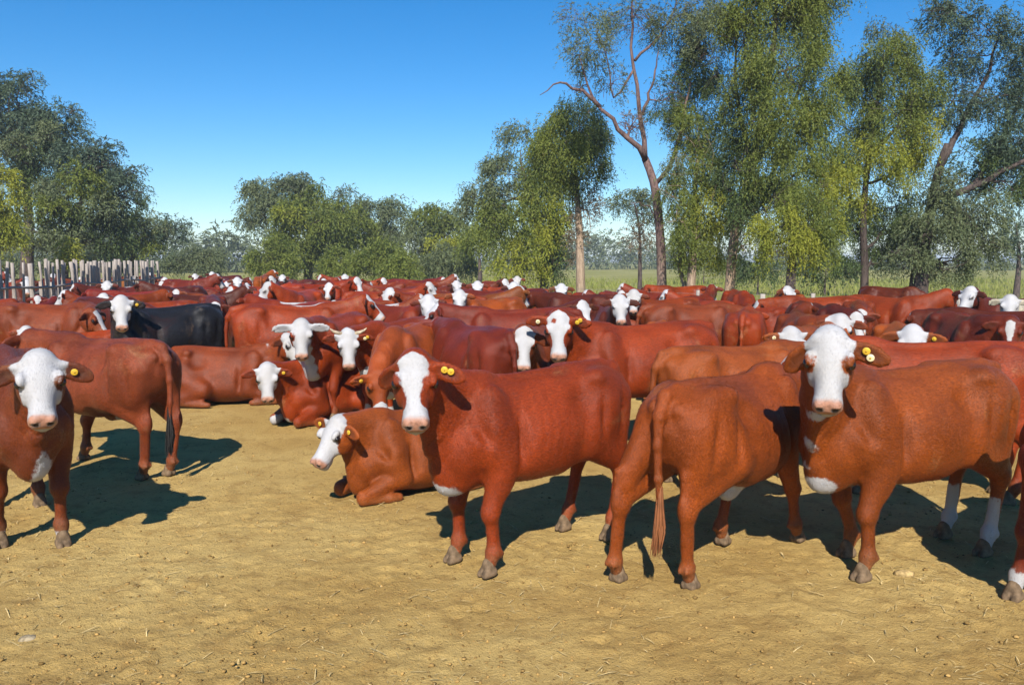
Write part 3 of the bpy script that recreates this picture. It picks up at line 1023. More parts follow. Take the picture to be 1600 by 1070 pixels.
def soil_height(X, Y):
    P = np.c_[X, Y]
    near = np.clip((11 - Y) / 4.5, 0, 1) * np.clip((6.5 - np.abs(X)) / 1.5, 0, 1)
    z = 0.014 * vnoise(P, 0.8, 1) + 0.006 * vnoise(P, 2.3, 2)
    c = vnoise(P + 0.03 * np.c_[vnoise(P, 9, 8), vnoise(P, 9, 9)], 11, 3)
    z = z + near * (0.003 * vnoise(P, 5.5, 6) + 0.008 * np.maximum(0, c) ** 1.3 - 0.008 * np.maximum(0, -c - 0.35)
                    + 0.0200 * np.maximum(0, vnoise(P, 19, 4)) * (0.55 + 0.45 * vnoise(P, 1.7, 14)) + 0.0045 * vnoise(P, 34, 5))
    far = np.clip((np.hypot(X, Y) - 12) / 20, 0, 1)
    return z * (1 - 0.6 * far)

def hoof_prints(n):
    r = np.random.default_rng(404)
    y = 3.2 + 6.0 * r.uniform(0, 1, n) ** 1.3
    x = r.uniform(-0.70, 0.70, n) * y
    return np.c_[x, y], r.uniform(0, 2 * math.pi, n), r.uniform(0.004, 0.010, n)
HP = hoof_prints(620)

def press(X, Y, z):
    """cloven prints trodden into the soil"""
    for (cx, cy), a, dp in zip(HP[0], HP[1], HP[2]):
        i0, i1 = np.searchsorted(xs, (cx - 0.10, cx + 0.10)); j0, j1 = np.searchsorted(ys, (cy - 0.10, cy + 0.10))
        if i1 - i0 < 3 or j1 - j0 < 3:
            continue
        sx = X[i0:i1, j0:j1] - cx; sy = Y[i0:i1, j0:j1] - cy
        ca, sa = math.cos(a), math.sin(a)
        u = sx * ca + sy * sa; v = -sx * sa + sy * ca
        e = np.minimum((u / 0.055) ** 2 + ((v - 0.027) / 0.024) ** 2, (u / 0.055) ** 2 + ((v + 0.027) / 0.024) ** 2)
        rim = np.exp(-((np.sqrt((u / 0.075) ** 2 + (v / 0.070) ** 2) - 1) / 0.22) ** 2)
        z[i0:i1, j0:j1] += -dp * np.exp(-e * 0.9) + 0.35 * dp * rim
    return z

xs = axis(-1500, -3.4, 3.4, 1500, 0.024, 1.07)
ys = axis(-60, 3.1, 5.6, 2500, 0.019, 1.06)
XX, YY = np.meshgrid(xs, ys, indexing='ij')
zz = press(XX, YY, soil_height(XX.ravel(), YY.ravel()).reshape(XX.shape)).ravel()
# weight of every animal presses nothing: keep the sheet at or just above zero under hooves
nx, ny = len(xs), len(ys)
ii = np.arange(nx * ny).reshape(nx, ny)
Q = np.stack([ii[:-1, :-1], ii[1:, :-1], ii[1:, 1:], ii[:-1, 1:]], -1).reshape(-1, 4)

def ground_material():
    m, t, b = new_mat('dry_manure_soil')
    geo = N(t, 'ShaderNodeNewGeometry')
    pos = geo.outputs['Position']
    sep = N(t, 'ShaderNodeSeparateXYZ')
    t.links.new(pos, sep.inputs[0])
    n1 = noise(t, pos, 0.55, 5)
    n2 = noise(t, pos, 5.0, 6, 0.65)
    n3 = noise(t, pos, 42.0, 6, 0.75)
    n4 = noise(t, pos, 120.0, 3, 0.7)
    a = mix(t, remap(t, n1, 0.33, 0.68), (0.400, 0.252, 0.076), (0.545, 0.382, 0.135))
    a = mix(t, remap(t, n2, 0.47, 0.68, 0, 0.55), a, (0.275, 0.160, 0.048))
    a = mix(t, remap(t, n3, 0.565, 0.66, 0, 0.80), a, (0.170, 0.098, 0.034))
    a = mix(t, remap(t, n3, 0.44, 0.28, 0, 0.55), a, (0.56, 0.42, 0.20))
    a = mix(t, remap(t, n4, 0.62, 0.74, 0, 0.6), a, (0.55, 0.43, 0.24))
    a = mix(t, remap(t, n4, 0.38, 0.26, 0, 0.5), a, (0.16, 0.095, 0.035))
    # meadow behind the wire fence
    dist = math_n(t, 'ADD', math_n(t, 'MULTIPLY', math_n(t, 'SUBTRACT', sep.outputs[0], float(FA[0])), float(FNRM[0])),
                  math_n(t, 'MULTIPLY', math_n(t, 'SUBTRACT', sep.outputs[1], float(FA[1])), float(FNRM[1])))
    dn = math_n(t, 'MULTIPLY_ADD', math_n(t, 'SUBTRACT', n1, 0.5), 5.0, dist)
    g1 = noise(t, pos, 0.12, 5)
    g2 = noise(t, pos, 2.2, 5, 0.7)
    g = mix(t, remap(t, g1, 0.35, 0.65), (0.235, 0.225, 0.058), (0.300, 0.275, 0.098))
    g = mix(t, remap(t, g2, 0.45, 0.7, 0, 0.7), g, (0.085, 0.095, 0.025))
    a = mix(t, remap(t, dn, 0.2, 3.2), a, g)
    t.links.new(a, b.inputs['Base Color'])
    b.inputs['Roughness'].default_value = 0.95
    b.inputs['Specular IOR Level'].default_value = 0.12
    hsum = math_n(t, 'ADD', math_n(t, 'MULTIPLY', n3, 1.0), math_n(t, 'MULTIPLY', n4, 0.35))
    bump(t, hsum, 0.9, 0.022, b.inputs['Normal'])
    return m
M_SOIL = ground_material()
gme = mesh_np('ground', np.c_[XX.ravel(), YY.ravel(), zz], Q, M_SOIL)
g_ob = link('ground', gme)
g_ob['kind'] = 'structure'

def soil_z(x, y):
    return float(soil_height(np.array([x]), np.array([y]))[0])

# clods of dry dung and soil, and straw, strewn over the yard
M_CLOD = plain('clod', (0.33, 0.205, 0.068), 0.95, 0.38, 9.0, 0.1, 0.0)
M_STRAW = plain('straw', (0.58, 0.43, 0.19), 0.7, 0.35, 20, 0.25, 0.0)
def strew(n, ymax=11.0):
    u = RNG.uniform(0, 1, n)
    y = 3.05 + (ymax - 3.05) * u ** 1.6
    x = RNG.uniform(-0.72, 0.72, n) * (y + 0.3)
    return x, y
def clods(n):
    base, T = uv_sphere(1.0, 5, 3)
    x, y = strew(n)
    keep = vnoise(np.c_[x, y], 1.1, 21) + RNG.uniform(-0.9, 0.9, n) > -0.05
    x, y = x[keep], y[keep]; n = len(x)
    r = 0.0035 + 0.0075 * RNG.uniform(0, 1, n) ** 3.5
    z = soil_height(x, y)
    V = base[None] * (1 + RNG.normal(0, 0.22, (n, len(base), 1)))
    V = V * r[:, None, None] * np.stack([RNG.uniform(0.8, 1.5, n), RNG.uniform(0.8, 1.5, n), RNG.uniform(0.45, 0.85, n)], 1)[:, None, :]
    V += np.stack([x, y, z + r * 0.25], 1)[:, None, :]
    Tn = (T[None] + (np.arange(n) * len(base))[:, None, None]).reshape(-1, 3)
    return mesh_np('soil_clods', V.reshape(-1, 3), Tn, M_CLOD, False)
o = link('soil_clods', clods(9000)); o['kind'] = 'stuff'
tag(o, 'small crumbs of dry soil and dung strewn over the yard', 'soil crumbs')
def straws(n):
    x, y = strew(n, 9.5)
    keep = vnoise(np.c_[x, y], 0.9, 31) + RNG.uniform(-1.0, 1.0, n) > 0.05
    x, y = x[keep], y[keep]; n = len(x)
    z = soil_height(x, y)
    a = RNG.uniform(0, math.pi, n); l = 0.010 + 0.045 * RNG.uniform(0, 1, n) ** 2.2; wv = RNG.uniform(0.0008, 0.0022, n)
    d = np.stack([np.cos(a), np.sin(a), RNG.normal(0, 0.12, n)], 1); s = np.stack([-np.sin(a), np.cos(a), np.zeros(n)], 1)
    c = np.stack([x, y, z + 0.006], 1)
    up = np.array([0, 0, 1.0])
    p = np.stack([c - d * l[:, None] - s * wv[:, None], c - d * l[:, None] + s * wv[:, None],
                  c + s * (wv * 1.2)[:, None] + up * 0.003, c - s * (wv * 1.2)[:, None] + up * 0.003,
                  c + d * l[:, None] + s * wv[:, None], c + d * l[:, None] - s * wv[:, None]], 1)
    k = np.arange(n)[:, None, None] * 6
    Qs = (np.array([[0, 1, 2, 3], [3, 2, 4, 5]])[None] + k).reshape(-1, 4)
    return mesh_np('straw', p.reshape(-1, 3), Qs, M_STRAW, False)
o = link('straw_litter', straws(6500)); o['kind'] = 'stuff'
tag(o, 'broken bits of straw littering the yard', 'straw')

def stone(px, py, r, label, seed, colr):
    g = ground(px, py)
    V, T = uv_sphere(1.0, 14, 9)
    V = V * (1 + 0.22 * vnoise(V * 1.0 + seed, 1.7, seed)[:, None] + 0.07 * vnoise(V, 5, seed)[:, None]) * np.array([r * 1.35, r, r * 0.55])
    o = link('clod', mesh_np('clod', V, T, plain('clod_pale_%d' % seed, colr, 0.95, 0.3, 40, 0.1, 0.6)))
    o.location = (g[0], g[1], r * 0.25)
    tag(o, label, 'clod')
stone(1412, 899, 0.040, 'pale lump of dry soil at the edge of the shadow, right foreground', 3, (0.40, 0.28, 0.12))
stone(44, 1000, 0.030, 'pale greyish lump in the soil at the lower left corner', 5, (0.30, 0.24, 0.15))

# ------------------------------------------------------------------ meadow grass behind the wire fence
M_GRASS = leaf_material('meadow_grass', (0.165, 0.180, 0.034), (0.235, 0.230, 0.060), (0.35, 0.305, 0.105), 0.3)
def meadow(n):
    t = RNG.uniform(0, 1, n)
    y = 13.5 + 62 * t ** 1.5
    x = RNG.uniform(-0.85, 0.85, n) * y
    d = beyond(x, y)
    keep = (d > 0.5 + 1.2 * vnoise(np.c_[x, y], 0.6, 41)) & (vnoise(np.c_[x, y], 0.45, 42) + RNG.uniform(-1.0, 1.0, n) > -0.3)
    x, y = x[keep], y[keep]; n = len(x)
    h = (0.10 + 0.30 * RNG.uniform(0, 1, n) ** 1.6) * (1.0 + 0.5 * vnoise(np.c_[x, y], 0.35, 44))
    wv = (0.006 + 0.012 * RNG.uniform(0, 1, n)) * np.clip(y / 22, 0.9, 2.6)
    a = RNG.uniform(0, 2 * math.pi, n)
    ln = RNG.normal(0, 0.22, (n, 2))
    s = np.stack([np.cos(a), np.sin(a), 0 * a], 1) * wv[:, None]
    b0 = np.stack([x, y, np.full(n, -0.02)], 1)
    md = b0 + np.stack([ln[:, 0] * h * 0.3, ln[:, 1] * h * 0.3, h * 0.6], 1)
    tp = b0 + np.stack([ln[:, 0] * h, ln[:, 1] * h, h], 1)
    V = np.stack([b0 - s, b0 + s, md + s * 0.7, md - s * 0.7, tp], 1).reshape(-1, 3)
    k = np.arange(n)[:, None, None] * 5
    T = (np.array([[0, 1, 2], [0, 2, 3], [3, 2, 4]])[None] + k).reshape(-1, 3)
    return mesh_np('meadow_grass', V, T, M_GRASS, False)
o = link('meadow_grass', meadow(95000)); o['kind'] = 'stuff'
tag(o, 'dry yellow green meadow grass behind the wire fence', 'grass')

# ------------------------------------------------------------------ fences
M_POST = bark_material('weathered_post', (0.23, 0.195, 0.170), (0.40, 0.350, 0.305))
M_POSTW = bark_material('pale_post', (0.26, 0.225, 0.19), (0.44, 0.39, 0.33))
M_WIRE = plain('wire', (0.20, 0.19, 0.18), 0.6, 0.2, 20, 0.5, 0.0)
def rough_pole(h, r, seed, mat, n=9):
    rr = np.random.default_rng(seed)
    k = 8
    zs_ = np.linspace(-0.12, h, k)
    bx, by = rr.normal(0, 0.030, 2)
    pts = [(bx * math.sin(2.4 * z / h), by * math.sin(2.0 * z / h + 1), z) for z in zs_]
    rad = [r * (1.10 - 0.22 * i / (k - 1)) * (1 + rr.normal(0, 0.06)) for i in range(k)]
    V, T = tube(pts, rad, n)
    V = V + 0.12 * r * vnoise(V, 9, seed)[:, None] * np.array([1, 1, 0])
    V[-1, 2] += r * rr.uniform(-0.3, 0.1)
    return mesh_np('pole', V, T, mat)
PICK = [rough_pole(1.0, 0.044 * q, 100 + i, M_POST) for i, q in enumerate((1.0, 0.8, 1.15, 0.7, 0.95, 1.3))]
fence = link('picket_fence', None)
tag(fence, 'weathered grey fence of upright rough wooden pickets at the far left', 'fence')
fa, fb = np.array([-10.75, 16.3]), np.array([-12.45, 28.2])
fl_ = np.linalg.norm(fb - fa)
s = -1.6
rr = np.random.default_rng(5)
while s < fl_:
    q = fa + (fb - fa) * s / fl_
    o = link('picket', PICK[int(rr.integers(0, 6))], fence)
    hgt = 1.75 + rr.normal(0, 0.028)
    if rr.uniform() < 0.03:
        hgt *= 0.72
    o.location = (q[0] + rr.normal(0, 0.03), q[1] + rr.normal(0, 0.03), 0)
    o.scale = (1.0, 1.0, hgt)
    o.rotation_euler = (rr.normal(0, 0.022), rr.normal(0, 0.022), rr.uniform(0, 6))
    s += rr.uniform(0.16, 0.24) if s > 2.4 else rr.uniform(0.22, 0.46)
for z in (0.55, 1.15):
    pts = [(fa[0] + (fb[0] - fa[0]) * k / 12 + 0.07, fa[1] + (fb[1] - fa[1]) * k / 12, z + 0.03 * math.sin(k * 1.7)) for k in range(-2, 13)]
    link('rail', mesh_np('rail', *tube(pts, 0.030, 7), M_POST), fence)

wf = link('wire_fence', None)
tag(wf, 'wire fence with thin pale wooden posts behind the herd', 'fence')
wposts = []
for k, (px, d_off) in enumerate([(1575, 0), (1497, 0), (1446, 0), (1330, 0), (1270, 0), (1233, 0), (1194, 0), (1092, 0), (1037, 0), (975, 0), (870, 0), (765, 0), (685, 0), (590, 0), (487, 0)]):
    # where the sight line of this post meets the fence line
    r = ray(px, 440)
    k1 = r[0] / r[1]
    # FA.x + t FD.x = k1 (FA.y + t FD.y)
    t_ = (k1 * FA[1] - FA[0]) / (FD[0] - k1 * FD[1])
    q = FA + FD * t_
    o = link('post', rough_pole(1.0, 0.045 if k % 3 else 0.06, 300 + k, M_POSTW if k not in (7, 8) else M_POST, 8), wf)
    o.location = (q[0], q[1], 0)
    o.scale = (1, 1, 1.08 + 0.05 * math.sin(k * 2.1))
    o.rotation_euler = (0.02 * math.sin(k), 0.03 * math.cos(k * 1.3), k)
    wposts.append(q)
for z in (0.35, 0.70, 1.05):
    pts = []
    q0 = FA - FD * 3
    for k in range(0, 41):
        q = q0 + FD * (fl_ * 0 + k * 0.72)
        pts.append((q[0], q[1], z + 0.012 * math.sin(k * 0.9)))
    link('wire', mesh_np('wire', *tube(pts, 0.004, 5, False), M_WIRE), wf)

# ------------------------------------------------------------------ trees
BARK_D = bark_material('bark_dark', (0.045, 0.034, 0.030), (0.12, 0.092, 0.080))
BARK_P = bark_material('bark_pale', (0.22, 0.155, 0.105), (0.40, 0.30, 0.21))
BARK_T = bark_material('bark_shade_above', (0.24, 0.165, 0.105), (0.42, 0.31, 0.21), ((0.045, 0.036, 0.030), (0.115, 0.090, 0.075)), 2.6, 3.8)  # dark second colour pair paints in the shade on the upper trunk
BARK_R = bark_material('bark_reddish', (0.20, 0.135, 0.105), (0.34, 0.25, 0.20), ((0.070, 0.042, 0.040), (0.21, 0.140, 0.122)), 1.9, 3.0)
LEAF_OL = leaf_material('leaf_olive', (0.138, 0.155, 0.028), (0.088, 0.110, 0.026), (0.230, 0.220, 0.052), 0.26)
LEAF_YG = leaf_material('leaf_yellow_green', (0.250, 0.240, 0.028), (0.175, 0.190, 0.027), (0.36, 0.310, 0.058), 0.3)
LEAF_DK = leaf_material('leaf_dark', (0.066, 0.090, 0.028), (0.046, 0.066, 0.029), (0.130, 0.145, 0.050), 0.22)
LEAF_GY = leaf_material('leaf_grey_green', (0.115, 0.130, 0.064), (0.084, 0.100, 0.055), (0.205, 0.205, 0.115), 0.22)
LEAF_BL = leaf_material('leaf_blue_green', (0.066, 0.092, 0.060), (0.048, 0.068, 0.052), (0.135, 0.160, 0.105), 0.2)
LEAF_TW = leaf_material('dry_twig', (0.150, 0.105, 0.070), (0.110, 0.075, 0.055), (0.210, 0.155, 0.105), 0.1)
LEAFS = dict(ol=LEAF_OL, yg=LEAF_YG, dk=LEAF_DK, gy=LEAF_GY, bl=LEAF_BL, tw=LEAF_TW)

def leaves(blobs, rng, lsize, droop, dens):
    """small slender leaf sprays on hanging twigs, spread through the volume of the blobs; blobs: (centre, radii, weight)"""
    out = []
    lw = lsize * 0.42
    for (c, rad, wgt) in blobs:
        area = math.pi * rad[0] * rad[2]
        n_leaf = max(60, int(16.5 * dens * wgt * area / (lsize * lw)))
        per = 9
        n = max(5, n_leaf // per)
        # lumpy distribution: twigs gather in sub-clumps
        nc = max(5, int(3.0 * area / (0.25 * (rad[0] + rad[2])) ** 2 * 0.35))
        cc = rng.normal(0, 1, (nc, 3)); cc /= np.linalg.norm(cc, axis=1)[:, None]
        cc *= rng.uniform(0.2, 0.88, (nc, 1)) ** 0.6
        pick = rng.integers(0, nc, n)
        q = cc[pick] + rng.normal(0, 0.20, (n, 3))
        p0 = c + q * rad
        outw = q * rad
        outw = outw / (np.linalg.norm(outw, axis=1)[:, None] + 1e-6)
        d = outw * 0.65 + rng.normal(0, 0.55, (n, 3))
        d /= np.linalg.norm(d, axis=1)[:, None]
        L = lsize * rng.uniform(1.5, 4.0, n)
        for k in range(per):
            t = (k + rng.uniform(0, 1, n)) / per
            p = p0 + d * (L * t)[:, None] + np.stack([0 * t, 0 * t, -droop * L * t * t], 1)
            tg = d + np.stack([0 * t, 0 * t, -2 * droop * t], 1)
            tg = tg / np.linalg.norm(tg, axis=1)[:, None] + rng.normal(0, 0.55, (n, 3))
            tg /= np.linalg.norm(tg, axis=1)[:, None]
            s_ = np.cross(tg, rng.normal(0, 1, (n, 3)))
            s_ /= np.linalg.norm(s_, axis=1)[:, None] + 1e-6
            ll = lsize * rng.uniform(0.6, 1.25, n)[:, None]
            ww = lw * rng.uniform(0.6, 1.2, n)[:, None]
            out.append(np.stack([p - s_ * ww * 0.5, p + tg * ll * 0.45 + s_ * ww * 0.5, p + tg * ll], 1))
    V = np.concatenate(out).reshape(-1, 3)
    return V

def limb(p0, p1, r0, r1, rng, n=6, wob=0.07, sag=0.0):
    p0 = np.asarray(p0, float); p1 = np.asarray(p1, float)
    L = np.linalg.norm(p1 - p0)
    pts, rad = [], []
    o = rng.normal(0, wob * L, 3)
    o2 = rng.normal(0, wob * 0.5 * L, 3)
    for i in range(n):
        t = i / (n - 1)
        pts.append(p0 + (p1 - p0) * t + o * math.sin(math.pi * t) + o2 * math.sin(2 * math.pi * t) + np.array([0, 0, -sag * L * math.sin(math.pi * t)]))
        rad.append(r0 + (r1 - r0) * t)
    return pts, rad

def build_tree(label, d, trunk, blobs, bark=BARK_D, r=0.16, limbs=(), lsize=0.13, droop=0.7, dens=1.0, seed=1, leaf='ol', depth=0.9, group=None, name='tree', twig=4, tip=0.30):
    """trunk: list of (px,py) from the base up, seen at distance d; blobs: (px, py, rx, ry, dy, weight[, leaf])"""
    rng = np.random.default_rng(seed)
    m = d / FPX
    base = at(trunk[0][0], 420, d); base[2] = 0.0
    tp = [np.array([base[0], base[1], -0.15])]
    for i, (px, py) in enumerate(trunk[1:] if len(trunk) > 1 else trunk):
        tp.append(at(px, py, d + 0.25 * math.sin(seed + i * 1.3)))
    root = link(name, None)
    root.location = (base[0], base[1], 0)
    tag(root, label, 'tree', group)
    # resample the trunk
    tp = np.array(tp)
    cum = np.r_[0, np.cumsum(np.linalg.norm(np.diff(tp, axis=0), axis=1))]
    ss = np.linspace(0, cum[-1], 14)
    path = np.stack([cr_interp(cum, tp[:, a], ss) for a in range(3)], 1)
    rads = [r * (1.25 - (1.25 - tip) * (k / 13) ** 0.8) if k else r * 1.45 for k in range(14)]
    parts = [tube(path, rads, 12)]
    skel = [(p, rr_) for p, rr_ in zip(path, rads)]
    for (pl, r0, r1) in limbs:
        pp = [at(a, b, d + e) for (a, b, e) in pl]
        cu = np.r_[0, np.cumsum(np.linalg.norm(np.diff(np.array(pp), axis=0), axis=1))]
        s2 = np.linspace(0, cu[-1], 10)
        pa = np.stack([cr_interp(cu, np.array(pp)[:, a], s2) for a in range(3)], 1)
        pa = pa + np.r_[np.zeros((1, 3)), rng.normal(0, 0.028, (9, 3))]
        ra = np.linspace(r0, r1, 10)
        parts.append(tube(pa, ra, 9))
        skel += [(p, rr_) for p, rr_ in zip(pa, ra)]
    sk = np.array([p for p, _ in skel]); skr = np.array([q for _, q in skel])
    B = {}
    for bl in blobs:
        px, py, rx, ry, dy, wgt = bl[:6]
        lf = bl[6] if len(bl) > 6 else leaf
        c = at(px, py, d + dy)
        rad = np.array([rx * m, (rx + ry) * 0.5 * m * depth, ry * m])
        B.setdefault(lf, []).append((c, rad, wgt))
        # boughs from the nearest lower bit of the skeleton
        dd = np.linalg.norm(sk - c, axis=1) + 0.9 * np.maximum(0, sk[:, 2] - c[2])
        j = int(np.argmin(dd))
        r0 = min(skr[j] * 0.55, 0.075)
        pts, rd = limb(sk[j], c + rad * rng.normal(0, 0.12, 3), r0, r0 * 0.35, rng, 7, 0.08)
        parts.append(tube(pts, rd, 6, False))
        for k in range(twig):
            v = rng.normal(0, 1, 3); v /= np.linalg.norm(v)
            s0 = pts[int(rng.integers(2, 7))]
            pt2, rd2 = limb(s0, c + rad * v * 0.92, r0 * 0.38, 0.006, rng, 5, 0.10)
            parts.append(tube(pt2, rd2, 5, False))
            for e in range(3):
                v2 = nrm(v + rng.normal(0, 0.7, 3))
                pt3, rd3 = limb(pt2[int(rng.integers(1, 5))], c + rad * v2 * 1.05, r0 * 0.16, 0.004, rng, 4, 0.10)
                parts.append(tube(pt3, rd3, 4, False))
    V, T = join(parts)
    tk = link('trunk', mesh_np('trunk', V - np.array([base[0], base[1], 0]), T, bark), root)
    for lf, bl in B.items():
        lv = leaves(bl, rng, lsize, droop if lf != 'tw' else 0.3, dens) - np.array([base[0], base[1], 0])
        link('crown', mesh_np('crown', lv, np.arange(len(lv)).reshape(-1, 3), LEAFS[lf], False), root)
    return root

GT = 'tall trees behind the wire fence'
# big bare-limbed tree (leaning grey-red trunk that forks)
build_tree('sparse tree with a bare reddish trunk forking into spreading limbs', 22.0,
           [(1036, 520), (1034, 440), (1030, 350), (1020, 280), (1008, 248)],
           [(925, 75, 45, 50, -0.3, 0.35, 'gy'), (895, 30, 25, 25, 0.3, 0.15, 'gy'), (985, 25, 50, 30, 0.5, 0.35, 'gy'), (960, 130, 26, 30, 0, 0.18, 'gy'), (1050, 40, 45, 45, 0.6, 0.45, 'gy'),
            (1085, 110, 42, 60, 0.4, 0.9, 'dk'), (1040, 160, 38, 34, 0.2, 0.5, 'dk'), (1075, 205, 40, 40, 0, 0.8), (985, 195, 24, 18, 0, 0.2, 'tw'), (1115, 60, 35, 40, -0.3, 0.5, 'gy'),
            (905, 140, 12, 10, 0, 0.15, 'gy'), (1095, 20, 40, 30, 0, 0.5, 'gy')],
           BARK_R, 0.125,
           [([(1008, 248, 0), (975, 208, -0.2), (938, 168, -0.3), (915, 130, -0.4), (905, 90, -0.4)], 0.085, 0.012),
            ([(938, 168, -0.3), (905, 140, -0.5), (872, 130, -0.7), (845, 150, -0.8)], 0.06, 0.008),
            ([(1008, 248, 0), (1004, 180, 0.3), (990, 110, 0.5), (986, 50, 0.6), (992, -20, 0.6)], 0.075, 0.02),
            ([(990, 110, 0.5), (960, 150, 0.2), (948, 90, 0.1), (930, 40, 0.0)], 0.036, 0.008),
            ([(992, 95, 0.5), (1015, 70, 0.5), (1045, 35, 0.4), (1060, -10, 0.3)], 0.042, 0.012),
            ([(1022, 290, 0), (1048, 255, -0.2), (1062, 210, -0.3), (1080, 130, 0.1)], 0.065, 0.02),
            ([(1004, 180, 0.3), (1018, 130, 0.2), (1030, 80, 0)], 0.05, 0.012),
            ([(1030, 350, 0), (1010, 320, -0.3), (985, 318, -0.5)], 0.025, 0.006)],
           lsize=0.068, droop=0.5, dens=0.95, seed=3, group=GT, twig=11, tip=0.80)
# weeping tree just right of it
build_tree('weeping olive green tree on a short pale double trunk', 21.0,
           [(1078, 525), (1080, 440), (1084, 380), (1086, 300), (1090, 250)],
           [(1088, 250, 42, 42, 0, 1.0), (1060, 320, 36, 45, -0.3, 1.0), (1108, 320, 38, 48, -0.2, 1.0, 'yg'), (1072, 375, 34, 36, -0.5, 0.9), (1112, 375, 32, 38, 0.2, 0.8, 'yg'), (1090, 200, 34, 30, 0.2, 0.7), (1048, 270, 20, 26, 0, 0.5, 'gy')],
           BARK_P, 0.13, [([(1072, 500, 0.2), (1066, 430, 0.2), (1062, 370, 0.1)], 0.09, 0.04)], lsize=0.075, droop=1.4, dens=0.85, seed=5, group=GT)
# the big weeping tree with the pale leaning trunk
build_tree('tall weeping tree with a thick pale trunk leaning right', 20.0,
           [(1136, 540), (1141, 440), (1150, 350), (1172, 270), (1192, 180), (1208, 80), (1215, -40)],
           [(1200, 30, 70, 55, 0, 0.9), (1262, 35, 48, 50, 0.3, 0.9), (1165, 60, 40, 50, -0.3, 0.7), (1235, 110, 62, 52, -0.5, 1.0), (1170, 140, 40, 42, 0.3, 0.75), (1290, 100, 32, 45, 0.4, 0.8),
            (1225, 185, 60, 50, -0.6, 0.95), (1285, 195, 42, 50, -0.2, 1.0), (1165, 215, 38, 38, 0.4, 0.8, 'dk'), (1150, 290, 34, 45, 0.4, 0.9, 'dk'), (1245, 270, 52, 50, -0.5, 1.05),
            (1300, 280, 32, 48, -0.3, 0.95, 'yg'), (1200, 310, 44, 48, 0.3, 0.95, 'dk'), (1215, -40, 70, 50, 0, 0.9), (1290, -30, 50, 50, 0, 0.8), (1120, 20, 25, 36, 0.2, 0.45, 'gy'), (1178, 322, 34, 40, 0.5, 0.7, 'dk'), (1295, 335, 32, 38, 0.5, 0.65, 'dk'), (1130, 150, 30, 45, 0.5, 0.6, 'dk'), (1140, 235, 26, 40, 0.6, 0.7, 'dk'), (1158, 330, 22, 34, -0.5, 0.7, 'dk'), (1172, 265, 26, 36, -0.6, 0.8), (1192, 180, 30, 36, -0.7, 0.8), (1160, 385, 14, 24, -0.3, 0.5, 'dk')],
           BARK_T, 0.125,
           [([(1172, 270, 0), (1205, 215, -0.3), (1245, 150, 0.3), (1275, 80, 0.4)], 0.08, 0.012),
            ([(1150, 350, 0), (1190, 320, 0.2), (1235, 280, -0.2), (1285, 250, 0.1)], 0.06, 0.012),
            ([(1172, 270, 0), (1160, 200, 0.3), (1150, 130, 0.3), (1150, 60, 0.2)], 0.075, 0.02)],
           lsize=0.075, droop=1.5, dens=0.80, seed=8, group=GT, twig=5)
build_tree('low yellow green weeping tree with drooping branches behind the cattle', 18.6,
           [(1236, 520), (1236, 430), (1240, 380), (1245, 320)],
           [(1245, 315, 40, 28, 0, 0.8, 'ol'), (1212, 350, 34, 36, -0.3, 0.9, 'yg'), (1272, 345, 34, 38, -0.2, 0.9, 'ol'), (1240, 376, 36, 34, -0.4, 0.85, 'yg'), (1266, 385, 20, 30, -0.3, 0.6, 'yg'), (1192, 368, 18, 42, 0.1, 0.6, 'yg'), (1290, 330, 22, 50, 0.2, 0.6, 'yg'), (1282, 378, 24, 32, 0.1, 0.7)],
           BARK_D, 0.15, lsize=0.068, droop=1.7, dens=0.80, seed=12, group=GT)
build_tree('tall green tree with drooping foliage on a slim dark trunk', 21.0,
           [(1352, 520), (1351, 430), (1349, 340), (1358, 240), (1372, 150), (1382, 90)],
           [(1385, 90, 48, 42, 0, 0.95), (1350, 130, 38, 45, 0.2, 0.9, 'dk'), (1428, 140, 42, 48, -0.2, 1.0), (1395, 180, 50, 45, -0.5, 1.0), (1345, 195, 32, 40, 0.3, 0.85), (1440, 210, 30, 45, -0.3, 0.9, 'yg'),
            (1375, 245, 42, 40, -0.4, 0.85, 'yg'), (1420, 265, 28, 30, -0.2, 0.6, 'yg'), (1350, 290, 30, 40, 0, 0.8, 'yg'), (1345, 345, 40, 34, 0.3, 0.75, 'dk'), (1375, 60, 30, 26, 0.3, 0.5, 'gy'), (1330, 360, 22, 22, 0.3, 0.6, 'dk'), (1370, 400, 38, 20, 0.4, 0.5, 'dk'), (1400, 330, 34, 34, 0.6, 0.75, 'dk'), (1330, 245, 24, 40, 0.6, 0.7, 'dk'), (1385, 370, 40, 26, 0.8, 0.7, 'dk')],
           BARK_D, 0.105,
           [([(1349, 340, 0), (1325, 300, 0.2), (1322, 250, 0.3)], 0.05, 0.02), ([(1358, 240, 0), (1395, 205, -0.2), (1430, 170, -0.3)], 0.07, 0.02)],
           lsize=0.075, droop=1.3, dens=0.84, seed=15, group=GT)
